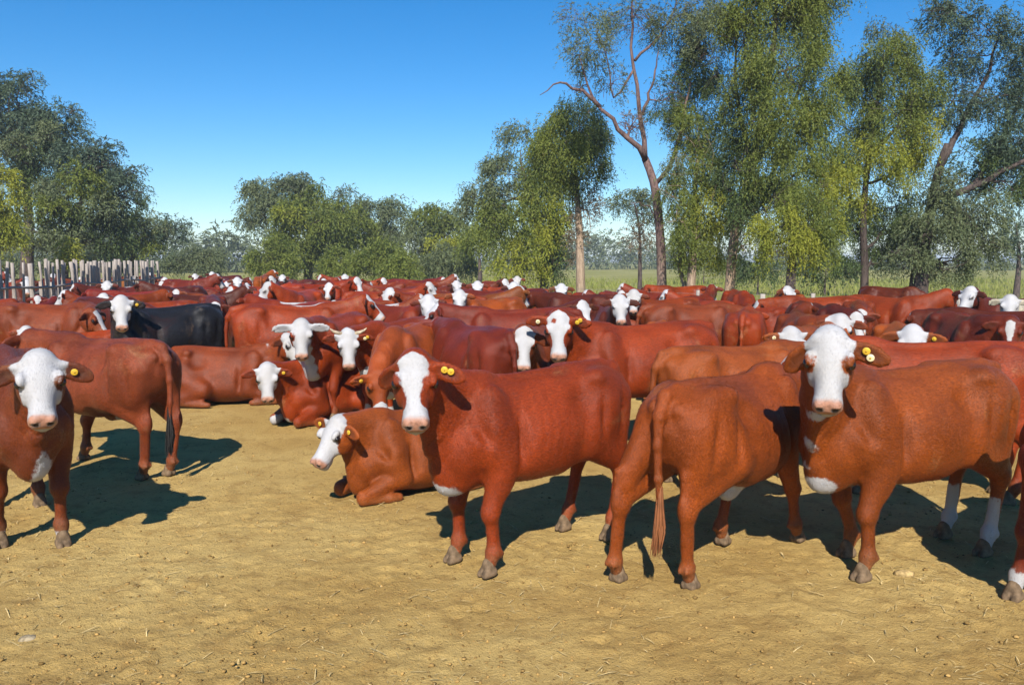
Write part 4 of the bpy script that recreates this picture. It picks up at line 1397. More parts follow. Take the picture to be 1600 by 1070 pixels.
build_tree('massive grey green tree with dark leaning limbs at the right edge', 20.5,
           [(1437, 535), (1436, 440), (1445, 370), (1458, 310), (1468, 260), (1480, 225)],
           [(1540, 45, 48, 38, 0, 0.5, 'bl'), (1500, 90, 40, 42, 0.4, 0.5, 'bl'), (1580, 90, 45, 45, 0, 0.55, 'bl'), (1555, 150, 55, 38, -0.3, 0.6, 'bl'), (1490, 165, 38, 38, 0.4, 0.6, 'bl'), (1625, 130, 45, 60, 0, 0.6, 'bl'),
            (1585, 215, 55, 35, -0.3, 0.8, 'bl'), (1530, 245, 42, 30, 0, 0.7, 'dk'), (1620, 260, 50, 40, 0.2, 0.9, 'dk'), (1570, 290, 42, 30, 0, 0.75, 'dk'), (1480, 300, 42, 38, 0, 0.9, 'gy'), (1520, 330, 46, 38, -0.4, 1.0, 'gy'),
            (1425, 355, 34, 32, 0.2, 0.8, 'dk'), (1465, 365, 46, 38, -0.5, 1.0, 'gy'), (1530, 385, 38, 34, -0.4, 0.95, 'gy'), (1420, 405, 34, 22, -0.5, 0.8, 'gy'), (1485, 415, 44, 22, -0.2, 0.7, 'gy'), (1460, 30, 36, 40, 0.6, 0.4, 'bl'), (1470, 10, 30, 25, 0, 0.4, 'bl')],
           BARK_D, 0.24,
           [([(1458, 310, 0), (1510, 300, -0.2), (1560, 270, -0.4), (1640, 235, -0.5)], 0.105, 0.03),
            ([(1468, 260, 0), (1500, 200, 0.2), (1530, 140, 0.2), (1560, 60, 0.1)], 0.09, 0.025),
            ([(1510, 300, -0.2), (1550, 240, 0.0), (1590, 170, 0.1), (1610, 90, 0)], 0.07, 0.02),
            ([(1445, 370, 0), (1490, 350, -0.4), (1530, 355, -0.6)], 0.08, 0.02)],
           lsize=0.080, droop=0.8, dens=0.92, seed=18, group=GT, twig=6)
build_tree('small hanging foliage of a distant tree beside the right edge', 34.0, [(1590, 470), (1592, 400), (1588, 350)],
           [(1585, 345, 28, 22, 0, 0.6, 'bl'), (1565, 375, 18, 14, 0, 0.6, 'bl'), (1600, 380, 24, 18, 0, 0.5, 'bl')], BARK_D, 0.13, lsize=0.14, droop=1.2, dens=0.8, seed=21)
# tree with one straight pale trunk
build_tree('tree with a straight pale trunk and a rounded drooping crown', 25.0,
           [(909, 505), (907, 430), (905, 350), (899, 270), (895, 215)],
           [(905, 195, 42, 38, 0, 1.0, 'dk'), (870, 215, 38, 40, -0.3, 1.0), (930, 235, 28, 42, 0.2, 0.9, 'dk'), (895, 245, 48, 36, -0.4, 1.0), (850, 250, 26, 32, 0, 0.8), (940, 205, 20, 30, 0.3, 0.6, 'dk'), (915, 330, 20, 34, 0.1, 0.45, 'tw'), (900, 375, 16, 30, 0.1, 0.35, 'tw'), (912, 280, 18, 24, 0, 0.4, 'dk')],
           BARK_P, 0.15, lsize=0.09, droop=1.4, dens=1.0, seed=24, group=GT)
GM = 'trees in the middle distance behind the herd'
build_tree('broad drooping olive tree left of the pale straight trunk', 34.0,
           [(850, 480), (850, 420), (845, 360), (830, 300), (815, 260)],
           [(820, 230, 40, 34, 0.3, 0.6, 'gy'), (790, 275, 42, 34, 0, 0.85, 'gy'), (845, 280, 42, 36, 0, 0.9), (760, 300, 34, 28, 0.2, 0.7, 'gy'), (800, 330, 46, 34, -0.6, 1.0), (850, 335, 34, 42, -0.4, 1.0, 'yg'), (770, 345, 34, 30, -0.4, 0.95), (830, 385, 36, 40, -0.5, 0.95, 'yg'), (875, 360, 24, 46, 0.3, 0.9, 'dk'), (870, 410, 22, 26, 0, 0.8, 'dk'), (735, 325, 26, 28, 0.5, 0.6, 'gy'), (800, 410, 32, 24, -0.6, 0.6, 'yg'), (880, 300, 26, 30, 0.3, 0.7)],
           BARK_D, 0.17, lsize=0.135, droop=1.3, dens=1.0, seed=28, group=GM)
build_tree('small umbrella shaped tree with a dark short trunk', 41.0, [(750, 470), (750, 425), (749, 400)],
           [(750, 372, 36, 14, 0, 0.9), (728, 385, 18, 14, 0, 0.8), (775, 385, 20, 16, 0, 0.8), (750, 360, 24, 12, 0, 0.8)], BARK_D, 0.16, lsize=0.16, droop=1.0, dens=1.0, seed=31, group=GM)
build_tree('grey thin crowned tree seen through the gap beside the bare trunk', 33.0, [(1000, 470), (1000, 410), (998, 350), (992, 320)],
           [(985, 315, 34, 18, 0, 0.7, 'gy'), (1012, 325, 26, 22, 0, 0.7, 'gy'), (965, 320, 18, 14, 0, 0.5, 'gy'), (1008, 360, 26, 20, 0.2, 0.45, 'tw'), (995, 375, 16, 20, 0.2, 0.3, 'tw')], BARK_D, 0.10, lsize=0.12, droop=0.7, dens=0.85, seed=33, group=GM)
# central dark olive group
build_tree('broad tree with an overhanging left crown in the centre distance', 50.0,
           [(480, 460), (482, 420), (485, 380), (480, 330)],
           [(415, 305, 36, 24, 0, 0.95, 'gy'), (395, 335, 22, 20, 0, 0.8, 'gy'), (455, 300, 44, 24, 0, 1.0, 'gy'), (430, 325, 30, 18, -0.5, 0.7, 'gy'), (495, 315, 40, 26, 0, 1.0), (470, 345, 44, 28, -1, 1.05), (520, 350, 40, 28, -1, 1.0), (455, 385, 36, 28, -1, 1.0), (510, 385, 42, 22, -0.5, 0.9), (440, 415, 30, 18, -1, 0.8), (470, 280, 16, 10, 0, 0.6, 'gy'), (540, 300, 14, 12, 0.4, 0.5, 'gy'), (385, 318, 12, 10, 0, 0.5, 'gy'), (450, 335, 24, 14, -2, 0.8, 'yg'), (505, 345, 22, 16, -2.2, 0.8, 'ol'), (535, 330, 30, 26, 0.5, 0.8)],
           BARK_D, 0.28, lsize=0.20, droop=0.9, dens=1.15, seed=36, group=GM)
build_tree('rounded grey olive tree right of the broad central tree', 54.0,
           [(600, 460), (600, 420), (598, 370)],
           [(590, 335, 42, 26, 0, 1.0, 'gy'), (620, 350, 26, 26, 0, 0.95, 'gy'), (565, 360, 34, 26, -0.5, 1.0), (605, 380, 34, 22, -0.5, 0.95, 'gy'), (555, 330, 20, 20, 0.5, 0.7, 'gy')], BARK_D, 0.24, lsize=0.21, droop=0.9, dens=1.1, seed=38, group=GM)
build_tree('olive tree with a tufted top between the centre trees', 52.0, [(670, 460), (670, 425), (672, 380)],
           [(670, 345, 36, 24, 0, 1.0), (650, 370, 30, 26, -0.5, 0.95, 'gy'), (700, 365, 30, 28, 0, 0.95), (690, 390, 40, 24, -1, 1.0, 'yg'), (715, 335, 16, 18, 0, 0.6, 'gy')], BARK_D, 0.22, lsize=0.20, droop=0.9, dens=1.1, seed=41, group=GM)
GB = 'low bushes along the foot of the centre trees'
for i, (px, py, rx, ry, d, lf, lab) in enumerate([
        (425, 400, 34, 30, 44, 'ol', 'olive bush at the left foot of the broad central tree'),
        (530, 410, 26, 24, 43, 'ol', 'upright olive bush in front of the dark gap below the central tree'),
        (595, 405, 44, 28, 42, 'ol', 'wide olive bush below the rounded grey olive tree'),
        (695, 405, 44, 24, 43, 'gy', 'wide grey green bush left of the umbrella shaped tree'),
        (630, 415, 30, 18, 40, 'ol', 'low bush between the two wide bushes'),
        (305, 405, 44, 20, 52, 'gy', 'low grey green bush right of the picket fence')]):
    build_tree(lab, d, [(px, 455), (px + 2, py + 8)], [(px, py, rx, ry, 0, 1.0, lf), (px - rx * 0.5, py + 8, rx * 0.6, ry * 0.6, -0.4, 0.9, lf), (px + rx * 0.5, py + 8, rx * 0.6, ry * 0.65, -0.3, 0.9, lf), (px + 4, py - ry * 0.5, rx * 0.5, ry * 0.5, 0, 0.8, lf)],
               BARK_D, 0.06, lsize=0.16, droop=0.8, dens=1.0, seed=50 + i, name='bush', twig=3, group=GB)
# left group
GL = 'dark trees behind the picket fence'
build_tree('tallest blue green tree at the left edge behind the picket fence', 38.0,
           [(40, 470), (42, 420), (45, 350), (40, 280), (35, 220)],
           [(25, 150, 34, 30, 0, 0.75, 'bl'), (-15, 180, 40, 40, 0, 0.9, 'bl'), (35, 195, 42, 34, 0, 0.9, 'bl'), (90, 185, 34, 26, 0.3, 0.75, 'bl'), (105, 215, 32, 28, 0, 0.8, 'bl'), (60, 235, 46, 30, -0.5, 0.9, 'dk'), (10, 250, 40, 36, 0, 0.9, 'bl'), (60, 285, 46, 26, -0.4, 0.8, 'dk'), (45, 122, 15, 12, 0, 0.5, 'bl'), (5, 128, 18, 14, 0, 0.6, 'bl'), (112, 170, 14, 11, 0, 0.5, 'bl'), (30, 225, 22, 16, -1.6, 0.8, 'gy'), (80, 205, 20, 14, -1.2, 0.7, 'gy')],
           BARK_D, 0.3, lsize=0.16, droop=0.6, dens=1.05, seed=61, group=GL)
build_tree('wide dark green tree reaching right above the picket fence', 36.0,
           [(95, 480), (98, 420), (110, 370), (128, 310)],
           [(125, 250, 46, 30, 0, 0.85, 'bl'), (165, 250, 34, 24, 0, 0.7, 'bl'), (185, 285, 34, 22, 0, 0.8, 'bl'), (145, 290, 40, 24, -0.5, 0.9, 'ol'), (95, 300, 40, 24, -0.5, 0.8, 'gy'), (158, 228, 16, 12, 0, 0.5, 'bl'), (212, 268, 15, 10, 0, 0.5, 'bl'), (222, 300, 13, 11, 0, 0.55, 'bl'), (120, 268, 24, 16, -1.4, 0.8, 'ol'), (195, 315, 28, 22, 0, 0.85, 'dk'), (75, 325, 40, 22, -1, 0.9, 'ol'), (130, 335, 40, 20, -0.3, 0.8, 'dk'), (180, 345, 30, 20, 0.2, 0.8, 'dk'), (160, 318, 22, 16, -1.2, 0.8, 'gy'), (55, 360, 34, 24, -1, 0.9, 'gy'), (110, 370, 40, 22, -0.5, 0.85, 'gy'), (165, 375, 34, 20, 0, 0.7, 'dk')],
           BARK_D, 0.28, lsize=0.155, droop=0.7, dens=1.1, seed=64, group=GL)
build_tree('olive tree at the right end of the dark left trees', 44.0, [(205, 470), (206, 420), (215, 370)],
           [(210, 350, 26, 18, 0, 0.85, 'gy'), (245, 350, 24, 16, 0, 0.8, 'gy'), (275, 350, 22, 14, 0, 0.75, 'bl'), (225, 375, 30, 18, -0.5, 0.9, 'ol'), (262, 372, 20, 14, 0, 0.7, 'bl'), (200, 385, 22, 16, 0, 0.8, 'gy')], BARK_D, 0.2, lsize=0.18, droop=0.8, dens=1.0, seed=67, group=GL)
build_tree('yellow green bushy tree cut by the left edge', 30.0, [(-8, 470), (-6, 400), (0, 320)],
           [(0, 285, 24, 34, 0, 0.9, 'yg'), (12, 335, 22, 28, 0, 1.0, 'yg'), (-15, 350, 30, 30, 0, 1.0, 'yg'), (8, 365, 24, 18, 0, 0.9, 'yg')], BARK_D, 0.16, lsize=0.13, droop=1.0, dens=1.0, seed=70, group=GL)
build_tree('small round green bush under the dark left trees', 33.0, [(110, 470), (110, 400)],
           [(110, 388, 15, 17, 0, 1.0, 'yg'), (108, 400, 13, 10, 0, 0.9, 'yg')], BARK_D, 0.05, lsize=0.12, droop=0.8, dens=1.0, seed=72, name='bush', twig=3)
for i, (px, py, rx, ry, d, lf, lab) in enumerate([
        (30, 410, 44, 14, 46, 'gy', 'grey green thicket behind the left end of the picket fence'),
        (150, 408, 46, 14, 47, 'gy', 'grey green thicket behind the middle of the picket fence'),
        (1290, 418, 44, 18, 40, 'dk', 'dark thicket in the meadow behind the weeping trees'),
        (1185, 420, 30, 14, 42, 'dk', 'dark low thicket left of the yellow green weeping tree'),
        (1100, 412, 40, 12, 60, 'ol', 'low olive thicket at the back of the meadow')]):
    build_tree(lab, d, [(px, 450), (px, py + 5)], [(px, py, rx, ry, 0, 1.0, lf), (px - rx * 0.7, py + 3, rx * 0.5, ry * 0.8, 0.3, 0.9, lf), (px + rx * 0.7, py + 2, rx * 0.5, ry * 0.8, -0.3, 0.9, lf)],
               BARK_D, 0.06, lsize=0.19, droop=0.6, dens=1.0, seed=80 + i, name='thicket', twig=3)

# far belt of woodland along the horizon: one mass
def far_wood():
    rng = np.random.default_rng(90)
    blobs = []
    for x in np.arange(-190, 215, 4.2):
        y = 150 + 25 * math.sin(x * 0.03) + rng.normal(0, 6)
        hgt = 5.4 + 1.6 * math.sin(x * 0.11) + rng.normal(0, 0.8)
        if -75 < x < -55:
            hgt += 3.5
        blobs.append((np.array([x, y, hgt * 0.5]), np.array([3.9, 3.0, hgt * 0.55]), 0.9))
        if rng.uniform() < 0.7:
            blobs.append((np.array([x + rng.normal(0, 2), y - 3, hgt * 0.3]), np.array([3.2, 2.5, hgt * 0.34]), 0.9))
    lv = leaves(blobs, rng, 0.8, 0.5, 0.55)
    return mesh_np('far_woodland', lv, np.arange(len(lv)).reshape(-1, 3), LEAF_GY, False)
o = link('far_woodland', far_wood()); o['kind'] = 'stuff'
tag(o, 'distant belt of woodland along the horizon', 'woodland')
# ------------------------------------------------------------------ the cattle
R_ = math.radians
TAKEN = []       # (x, y, heading) of every animal, to keep the herd from overlapping
def claim(c, yaw, sc=1.0, lie=False):
    h = np.array([math.cos(yaw), math.sin(yaw)])
    TAKEN.append(np.stack([np.array([c[0], c[1]]) + h * s * sc for s in (-0.6, -0.2, 0.2, 0.6, 0.95)]))

def hero(label, c, yawd, head, coat='red', off=0.0, pitch=55, scale=1.0, az=None, h=0.020, hf=0.0105, tags=(), horns=False, switch=None, z0=0.0, hair=0, **kw):
    """head: (px, py, d) on the photograph or a cow-space point when its length is 3 and az is given"""
    yaw = R_(yawd)
    if az is None:
        P = at(*head)
        hc = to_local(c, yaw, scale, P)
        a = face_cam(c, yaw, P, off)
    else:
        hc, a = np.array(head, float), R_(az)
    p = dict(hc=hc, az=a, pitch=R_(pitch), seed=len(TAKEN) + 3)
    p.update(kw)
    claim(c, yaw, scale)
    return build_cow(label, (c[0], c[1], z0 + soil_z(c[0], c[1]) - 0.004), yaw, p, coat, scale, h, hf, tags, horns, switch, hair=hair)

Y2 = ((0, 0.42, -0.012, 'y'), (0, 0.60, 0.016, 'y'))
# --- foreground
hero('red brown white faced cow standing broadside in the centre foreground, head turned to us', (0.10, 4.65), 219.0, (649, 617, 3.93), 'red', 0, 54, 0.98,
     face='blaze', tags=((0, 0.40, 0.010, 'y'), (0, 0.58, 0.014, 'y')), white=(((0.63, 0, 0.49), (0.13, 0.12, 0.07)),), swing=(0.0, 0.03, 0.0, 0.10), switch=M_SWITCH_R, droop=(0.42, 0.10), ears=(0.0, (0.3, -1.5)), h=0.0185, hair=42000)
hero('red cow seen from behind, tail hanging, beside the centre broadside cow', (1.28, 4.57), 46.0, (0.93, -0.12, 0.80), (0.215, 0.043, 0.0055), az=-14, pitch=50, scale=0.98,
     face='blaze', swing=((-0.22, 0.0), (0.16, -0.02), (-0.20, 0.12), (-0.01, 0.08)), switch=M_SWITCH_B, pouch=True, sheath=True, tail=-0.03,
     white=(((-0.14, -0.07, 0.48), (0.13, 0.09, 0.10)), ((0.12, 0, 0.47), (0.16, 0.14, 0.05))), fat=1.03, h=0.0185, hair=42000)
hero('orange brown white faced cow at the right, face toward us, white socks behind', (2.27, 4.55), 203.0, (1295, 582, 3.86), (0.195, 0.041, 0.0045), 0, 58, 1.02,
     face='full', tags=((0, 0.45, 0.012, 'y'), (0, 0.60, -0.01, 'pale')), swing=(0.0, -0.20, 0.02, -0.04), socks=(0, 0, 0.34, 0.34), throat=0.045, droop=(0.40, 0.35), ears=(0.0, (0.5, -0.9)), hs=0.93, earlen=1.05, sheath=True,
     white=(((0.64, 0.02, 0.50), (0.10, 0.10, 0.08)), ((0.10, 0.0, 0.47), (0.20, 0.22, 0.06))), eyepatch=(1, -1), switch=M_SWITCH_R, h=0.0185, hair=42000)
hero('white faced cow at the left edge facing us, pink nose and yellow ear tag', (-3.17, 5.03), -52.0, (64, 610, 4.28), (0.125, 0.0250, 0.0055), 0, 54, 1.03,
     face='full', tags=((0, 0.50, 0.0, 'y'),), throat=0.03, socks=(0.10, 0.10, 0, 0), eyepatch=(1,), white=(((0.62, 0.04, 0.50), (0.12, 0.055, 0.17)),), swing=(0.0, -0.22, 0, 0), droop=(0.5, 0.5), h=0.0185, hair=32000)
hero('red brown cow at the left with rump and dark tail toward us, head hidden', (-3.34, 6.47), 152.0, (0.93, 0.10, 0.98), (0.165, 0.034, 0.0105), az=10, pitch=40, scale=0.99,
     face='blaze', swing=(0.02, 0.14, (0.08, -0.12), 0.0), switch=M_SWITCH_K, sheath=True, white=(((-0.22, 0, 0.50), (0.09, 0.09, 0.05)),), tail=0.02, hair=22000)
hero('dark cow cut off by the right edge with a white pastern', (3.06, 4.02), 216.9, (0.76, 0.40, 0.98), 'maroon', az=60, pitch=55, scale=1.0,
     face='muzzle', socks=(0.12, 0.17, 0, 0), swing=(0.05, (0.0, -0.08), 0, 0))
hero('orange calf lying beside the centre cow, white face in profile to the left', (-0.70, 6.08), 220.0, (519, 692, 5.52), 'orange', -52, 50, 0.92, lie=True,
     face='full', tags=((0, 0.5, 0.0, 'y'), (1, 0.55, 0.0, 'y')), droop=(0.30, 0.05), hair=20000)
# --- second row
MH = dict(h=0.029, hf=0.0165)
hero('lying red cow with a small white face toward us, left of centre', (-2.05, 8.85), 238.0, (418, 600, 8.05), 'red', 0, 62, 0.96, lie=True, face='full', tags=((0, 0.5, 0, 'y'),),
     white=(((0.70, -0.10, 0.06), (0.16, 0.14, 0.07)),), **MH)
hero('lying maroon cow behind the small white faced one, white crest on its neck', (-3.55, 9.75), 2.0, (0.86, -0.12, 0.66), 'brown', az=-35, pitch=50, scale=1.0, lie=True, face='full',
     white=(((0.62, 0, 0.70), (0.16, 0.10, 0.07)),), **MH)
hero('white faced cow with pale ears and mottled neck, left of the horned cow', (-2.0, 8.98), 258.0, (471, 533, 8.05), 'red', 0, 62, 1.0, face='full', pale_ears=True, throat=0.09, eyepatch=(-1,), earlen=1.1, droop=(0.1, 0.1),
     white=(((0.7, -0.08, 0.80), (0.14, 0.12, 0.16)),), **MH)
hero('horned white faced cow facing us, short pale horns', (-1.30, 8.95), 246.0, (545, 545, 8.05), 'red', 0, 70, 0.97, face='full', horns=True, tags=((0, 0.5, 0, 'pale'), (0, 0.62, 0.02, 'y')), white=(((0.62, 0.0, 0.56), (0.12, 0.14, 0.16)),), socks=(0.2, 0.2, 0, 0), droop=(0.15, 0.15), **MH)
hero('red cow with lowered head and white nose, behind the lying calf', (-1.02, 7.95), 256.0, (592, 612, 7.05), (0.24, 0.046, 0.008), 12, 72, 0.98, face='muzzle', tags=((1, 0.5, 0, 'y'),), white=(((0.66, 0, 0.50), (0.1, 0.1, 0.08)),), **MH)
hero('maroon cow with its rump to the right, behind the centre cow head', (-0.36, 7.50), 118.0, (0.95, 0.0, 0.95), 'maroon', az=10, pitch=40, scale=1.02, face='blaze', switch=M_SWITCH_R, **MH)
hero('narrow blazed cow looking at us over the centre cow back', (0.22, 7.85), 264.0, (818, 547, 6.92), 'brown', 0, 66, 0.96, face='blaze', tags=((1, 0.5, 0, 'pale'),), droop=(0.6, 0.3), **MH)
hero('red cow with spotted white brow and big yellow ear tag, behind the centre cow', (1.18, 7.25), 202.0, (873, 528, 6.72), 'red', 0, 64, 1.04, face='blaze', tags=((0, 0.40, 0.0, 'y'), (0, 0.50, 0.022, 'y'), (1, 0.5, 0, 'pale')), spots=((0.06, -0.045, 0.05, 0.022),), droop=(0.2, 0.1), **MH)
hero('orange brown cow heading right behind the rear view cow', (1.78, 6.32), 24.0, (0.90, -0.05, 0.90), (0.205, 0.044, 0.0055), az=-10, pitch=50, scale=0.97, face='none', tags=((1, 0.5, 0, 'pale'),), **MH)
hero('white browed cow with orange cheek looking left, left of the right hand face', (3.05, 7.85), 236.0, (1238, 548, 7.05), 'orange', 25, 58, 1.0, face='full', tags=((1, 0.5, 0, 'pale'),), eyepatch=(-1, 1), droop=(0.1, 0.1), **MH)
hero('pale polled cow showing above the right hand white face', (3.25, 8.95), 255.0, (1312, 526, 8.1), 'brown', 0, 60, 1.0, face='full', **MH)
hero('white faced cow looking over the back of the right hand cow', (3.72, 7.55), 250.0, (1424, 548, 6.75), 'orange', 0, 62, 1.0, face='full', tags=((0, 0.5, 0, 'y'),), droop=(0.25, 0.25), **MH)
hero('red cow rump showing past the hindquarters of the right hand cow', (3.12, 5.95), 163.0, (0.95, 0.0, 0.85), 'red', az=0, pitch=45, scale=1.03, face='blaze', switch=M_SWITCH_R, **MH)
hero('brown cow with cream narrow face at the right edge', (5.25, 9.25), 262.0, (1577, 527, 8.4), 'mahogany', 0, 64, 1.0, face='narrow', droop=(0.2, 0.2), white=(), **MH)
hero('black cow with a white face at the left, yellow tag in its ear', (-4.50, 10.35), 233.0, (190, 492, 9.55), 'black', 0, 60, 1.03, face='full', tags=((0, 0.5, 0, 'y'),), socks=(0, 0, 0.45, 0.2), switch=M_SWITCH_K, **MH)
hero('brown cow heading right at the left edge with an orange lowered head', (-6.25, 10.75), 0.0, (150, 508, 10.3), 'brown', 55, 55, 1.04, face='narrow', **MH)
hero('red cow with a white stripe along its back behind the pale eared cow', (-2.85, 10.35), 14.0, (0.96, -0.02, 1.05), 'red', az=-8, pitch=45, scale=1.04, face='blaze', white=(((0.25, 0, 1.13), (0.30, 0.035, 0.05)),), **MH)
hero('mahogany cow standing broadside behind the two faces in the centre', (0.05, 9.45), 184.0, (0.95, 0.05, 1.0), 'maroon', az=10, pitch=45, scale=1.04, face='blaze', **MH)
hero('red cow seen from behind with swinging tail, right of centre', (3.05, 10.35), 70.0, (0.95, 0, 0.9), 'red', az=0, pitch=45, scale=1.0, face='blaze', switch=M_SWITCH_R, **MH)
hero('brown cow broadside with its rump left, beside the swinging tail', (2.55, 11.4), 12.0, (0.95, 0, 0.85), 'brown', az=0, pitch=55, scale=1.0, face='blaze', **MH)

# --- the rest of the herd: a few body variants whose copies share mesh data
VARS = []
def variant(**kw):
    p = dict(hc=(0.97, 0.0, 1.12), az=0.0, pitch=R_(55), face='full', seed=len(VARS) + 40)
    p.update(kw)
    p.setdefault('hs', 0.90)
    me, I = cow_mesh('cow_body', p, 0.034, 0.021)
    VARS.append((me, np.array(p['hc'], float), p['az'], p['face']))
variant(swing=(0.1, -0.1, 0, 0.1))
variant(hc=(0.88, 0.28, 1.10), az=R_(50))
variant(hc=(0.88, -0.28, 1.10), az=R_(-50))
variant(hc=(0.80, 0.36, 1.06), az=R_(80), face='blaze')
variant(hc=(0.80, -0.36, 1.06), az=R_(-80), face='blaze')
variant(hc=(1.00, 0.05, 0.88), pitch=R_(62), face='blaze')
variant(hc=(0.97, 0.05, 1.06), face='narrow', pitch=R_(60))
variant(hc=(0.98, -0.05, 0.96), face='muzzle', pitch=R_(58))
variant(hc=(0.97, 0.10, 0.62), face='full', pitch=R_(70))
variant(hc=(0.97, 0.0, 1.02), face='blaze', pitch=R_(60), white=(((0.0, 0, 1.10), (0.45, 0.05, 0.05)),))
variant(hc=(0.96, 0.1, 1.12), az=R_(15), face='full', white=(((0.45, 0, 1.12), (0.2, 0.08, 0.09)),))

variant(hc=(0.92, -0.2, 1.00), az=R_(-35), face='blaze', fat=1.08, swing=(0, 0.15, -0.1, 0.1))
variant(hc=(0.95, 0.12, 0.78), az=R_(20), pitch=R_(68), face='none', fat=0.94, swing=(0.2, -0.1, 0, 0.15))
variant(hc=(0.90, 0.22, 1.08), az=R_(60), face='full', eyepatch=(1, -1), fat=0.96)
variant(hc=(0.97, 0.0, 0.98), face='blaze', eyepatch=(1,), throat=0.05, white=(((0.3, 0, 0.48), (0.25, 0.2, 0.07)),))
WORD = dict(red='red', orange='orange brown', mahogany='dark mahogany', brown='brown', black='black', cream='cream white', maroon='maroon', tan='tan')
def free(c, yaw, sc=1.0, gap=0.56):
    h = np.array([math.cos(yaw), math.sin(yaw)])
    pts = np.stack([np.array(c[:2]) + h * s * sc for s in (-0.6, -0.2, 0.2, 0.6, 0.95)])
    if not TAKEN:
        return True
    A = np.concatenate(TAKEN)
    d = np.linalg.norm(A[None] - pts[:, None], axis=2)
    return d.min() > gap

hr = np.random.default_rng(77)
def simple_cow(vi, c, yaw, coat, sc, label, group=None):
    me, hc, az, fc = VARS[vi]
    o = link('cow', me)
    o.location = (c[0], c[1], 0)
    o.rotation_euler = (0, 0, yaw)
    o.scale = (sc,) * 3
    j = np.clip(1 + hr.normal(0, 0.09, 3), 0.75, 1.3) * np.clip(0.92 + hr.normal(0, 0.13), 0.6, 1.3)
    b = np.array(COATS[coat]) * j
    o.color = (float(b[0]), float(b[1]), float(b[2]), 1)
    tag(o, label, 'cow', group)
    claim(c, yaw, sc)
    return o

def face_at(px, py, vi, coat, label, off=0.0, sc=1.0):
    """a cow of the herd whose face is seen at this spot of the photograph"""
    me, hc, az, fc = VARS[vi]
    zt = hc[2] * sc
    k = (py - 408.0) / FPX
    r = ray(px, py)
    d = (CAM_H - zt) / (-r[2] / r[1])
    P = at(px, py, d)
    yaw = math.atan2(-P[1], -P[0]) - az + R_(off)
    ch, sh = math.cos(yaw), math.sin(yaw)
    c = P[:2] - sc * np.array([ch * hc[0] - sh * hc[1], sh * hc[0] + ch * hc[1]])
    return simple_cow(vi, c, yaw, coat, sc, label)

face_at(670, 486, 2, 'red', 'white faced cow alone in the middle of the herd, behind the maroon rump')
face_at(718, 474, 1, 'orange', 'white faced orange cow with body to the right, centre of the herd')
face_at(338, 491, 5, 'mahogany', 'white faced dark cow right of the black cow rump')
face_at(42, 451, 2, 'mahogany', 'white faced dark cow in front of the pickets, far left')
face_at(360, 464, 3, 'red', 'white faced cow leaning left in the herd above the black cow', -45)
face_at(371, 446, 0, 'red', 'upright white face in the far herd, right of the pickets')
face_at(912, 495, 4, 'mahogany', 'white half face turned right above the yellow tagged cow', 35)
face_at(969, 487, 0, 'mahogany', 'left of the two white faces below the fork trunk', 8)
face_at(990, 474, 1, 'red', 'right of the two white faces below the fork trunk, body to the right')
face_at(877, 461, 0, 'orange', 'small white face below the straight pale trunk')
face_at(808, 443, 2, 'red', 'small white face left of the straight pale trunk, far rows')
face_at(205, 439, 0, 'tan', 'tan cow with white face in front of the last pickets', 30)
face_at(228, 437, 6, 'red', 'narrow white face beside the tan cow at the last pickets')
face_at(500, 438, 3, 'red', 'white head leaning in the far rows below the broad central tree', -50)
face_at(539, 439, 0, 'red', 'small white face in the far rows below the dark gap of trees')
face_at(600, 445, 4, 'red', 'white face turned right in the far rows below the rounded olive tree', 30)
face_at(557, 449, 1, 'red', 'white face in the rows just below the dark gap of trees')
face_at(746, 455, 0, 'red', 'small pale face in the rows below the umbrella shaped tree')
face_at(1233, 466, 1, 'orange', 'orange cow by the wire fence, small white face turned to us', 35)
face_at(1577, 486, 1, 'cream', 'cream white cow at the right edge before the meadow')
face_at(1346, 506, 5, 'brown', 'pale browed cow with lowered head behind the right hand white face')
face_at(1462, 485, 8, 'mahogany', 'dark cow with white head lowered sideways under the massive grey tree', 70)
face_at(1008, 459, 7, 'red', 'brown headed cow looking left below the fork trunk', -60)

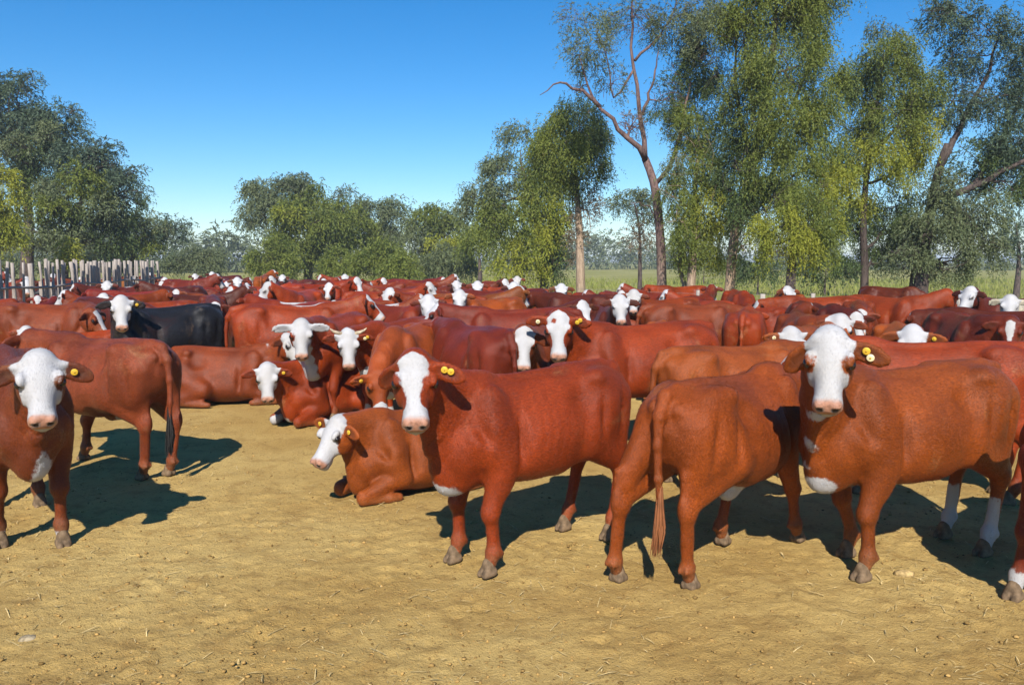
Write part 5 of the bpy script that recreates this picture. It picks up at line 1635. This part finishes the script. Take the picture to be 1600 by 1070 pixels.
# fill the yard between the two fences with the packed herd
ZONES = [(330, 'below the picket fence'), (720, 'below the centre trees'), (1000, 'below the straight pale trunk'), (1340, 'below the weeping trees'), (5000, 'beside the right meadow')]
def zone(px):
    for lim, z in ZONES:
        if px < lim:
            return z
names = ['red', 'mahogany', 'maroon', 'orange', 'brown', 'black']
probs = [0.29, 0.29, 0.17, 0.09, 0.13, 0.03]
wv = [0.05, 0.05, 0.05, 0.05, 0.05, 0.16, 0.10, 0.20, 0.10, 0.14, 0.05, 0.12, 0.12, 0.06, 0.10]
placed = 0
for tries in range(36000):
    if placed >= 230:
        break
    y = 9.8 + 25.0 * hr.uniform() ** 0.9
    x = hr.uniform(-0.70, 0.70) * (y + 0.5)
    if beyond(x, y) > -1.1:
        continue
    fx = fa[0] + (fb[0] - fa[0]) * (y - fa[1]) / (fb[1] - fa[1])
    if y > 15 and abs(x - fx) < 1.3:
        continue
    if y > 15 and x < fx and hr.uniform() < 0.8:
        continue
    if y > 12.5 and x < fx + 4.2 and 800 + FPX * x / y < 270 and hr.uniform() < 0.85:
        continue
    if y < 13.2 and 170 < 800 + FPX * x / y < 400:
        continue
    q = hr.uniform()
    yw = (180 + hr.normal(0, 28)) if q < 0.28 else (hr.normal(0, 28) if q < 0.52 else ((-90 + hr.normal(0, 35)) if q < 0.80 else (90 + hr.normal(0, 35))))
    yw = R_(yw)
    if not free((x, y), yw, 0.95, 0.395):
        continue
    vi = int(hr.choice(len(VARS), p=np.array(wv) / sum(wv)))
    if y > 13 and hr.uniform() < 0.36:
        vi = int(hr.choice([0, 1, 2, 3, 4, 13]))
        yw2 = math.atan2(-y, -x) - VARS[vi][2] + hr.normal(0, 0.35)
        if free((x, y), yw2, 0.95, 0.395):
            yw = yw2
    cn = names[int(hr.choice(len(names), p=probs))]
    if cn == 'black' and y < 19:
        cn = 'mahogany'
    px = 800 + FPX * x / y
    dist = 'nearer' if y < 15 else ('middle' if y < 22 else 'far')
    zn = zone(px)
    ux, uy = math.cos(yw), math.sin(yw)
    fac = ('heading right' if ux > 0 else 'heading left') if abs(ux) > 0.7 else ('seen from behind' if uy > 0 else 'facing the camera')
    simple_cow(vi, (x, y), yw, cn, float(np.clip(hr.normal(0.945, 0.075), 0.76, 1.10)),
               '%s cow %s, %s rows of the herd %s' % (WORD[cn], fac, dist, zn), '%s cattle %s, %s rows %s' % (WORD[cn], fac, dist, zn))
    placed += 1
# ------------------------------------------------------------------ thin haze over the land
hz = bpy.data.materials.new('haze_air')
hz.use_nodes = True
ht = hz.node_tree
ht.nodes.clear()
ho_ = ht.nodes.new('ShaderNodeOutputMaterial')
pv = ht.nodes.new('ShaderNodeVolumePrincipled')
pv.inputs['Color'].default_value = (0.72, 0.84, 1.0, 1)
pv.inputs['Density'].default_value = 0.0008
ht.links.new(pv.outputs[0], ho_.inputs['Volume'])
bx0, bx1, by0, by1, bz0, bz1 = -1620.0, 1620.0, -200.0, 2620.0, -1.2, 15.0
HV = [(x, y, z) for x in (bx0, bx1) for y in (by0, by1) for z in (bz0, bz1)]
HQ = [(0, 1, 3, 2), (4, 6, 7, 5), (0, 4, 5, 1), (2, 3, 7, 6), (0, 2, 6, 4), (1, 5, 7, 3)]
o = link('haze', mesh_np('haze', HV, HQ, hz, False))
o['kind'] = 'stuff'
tag(o, 'thin pale blue haze over the land', 'haze')
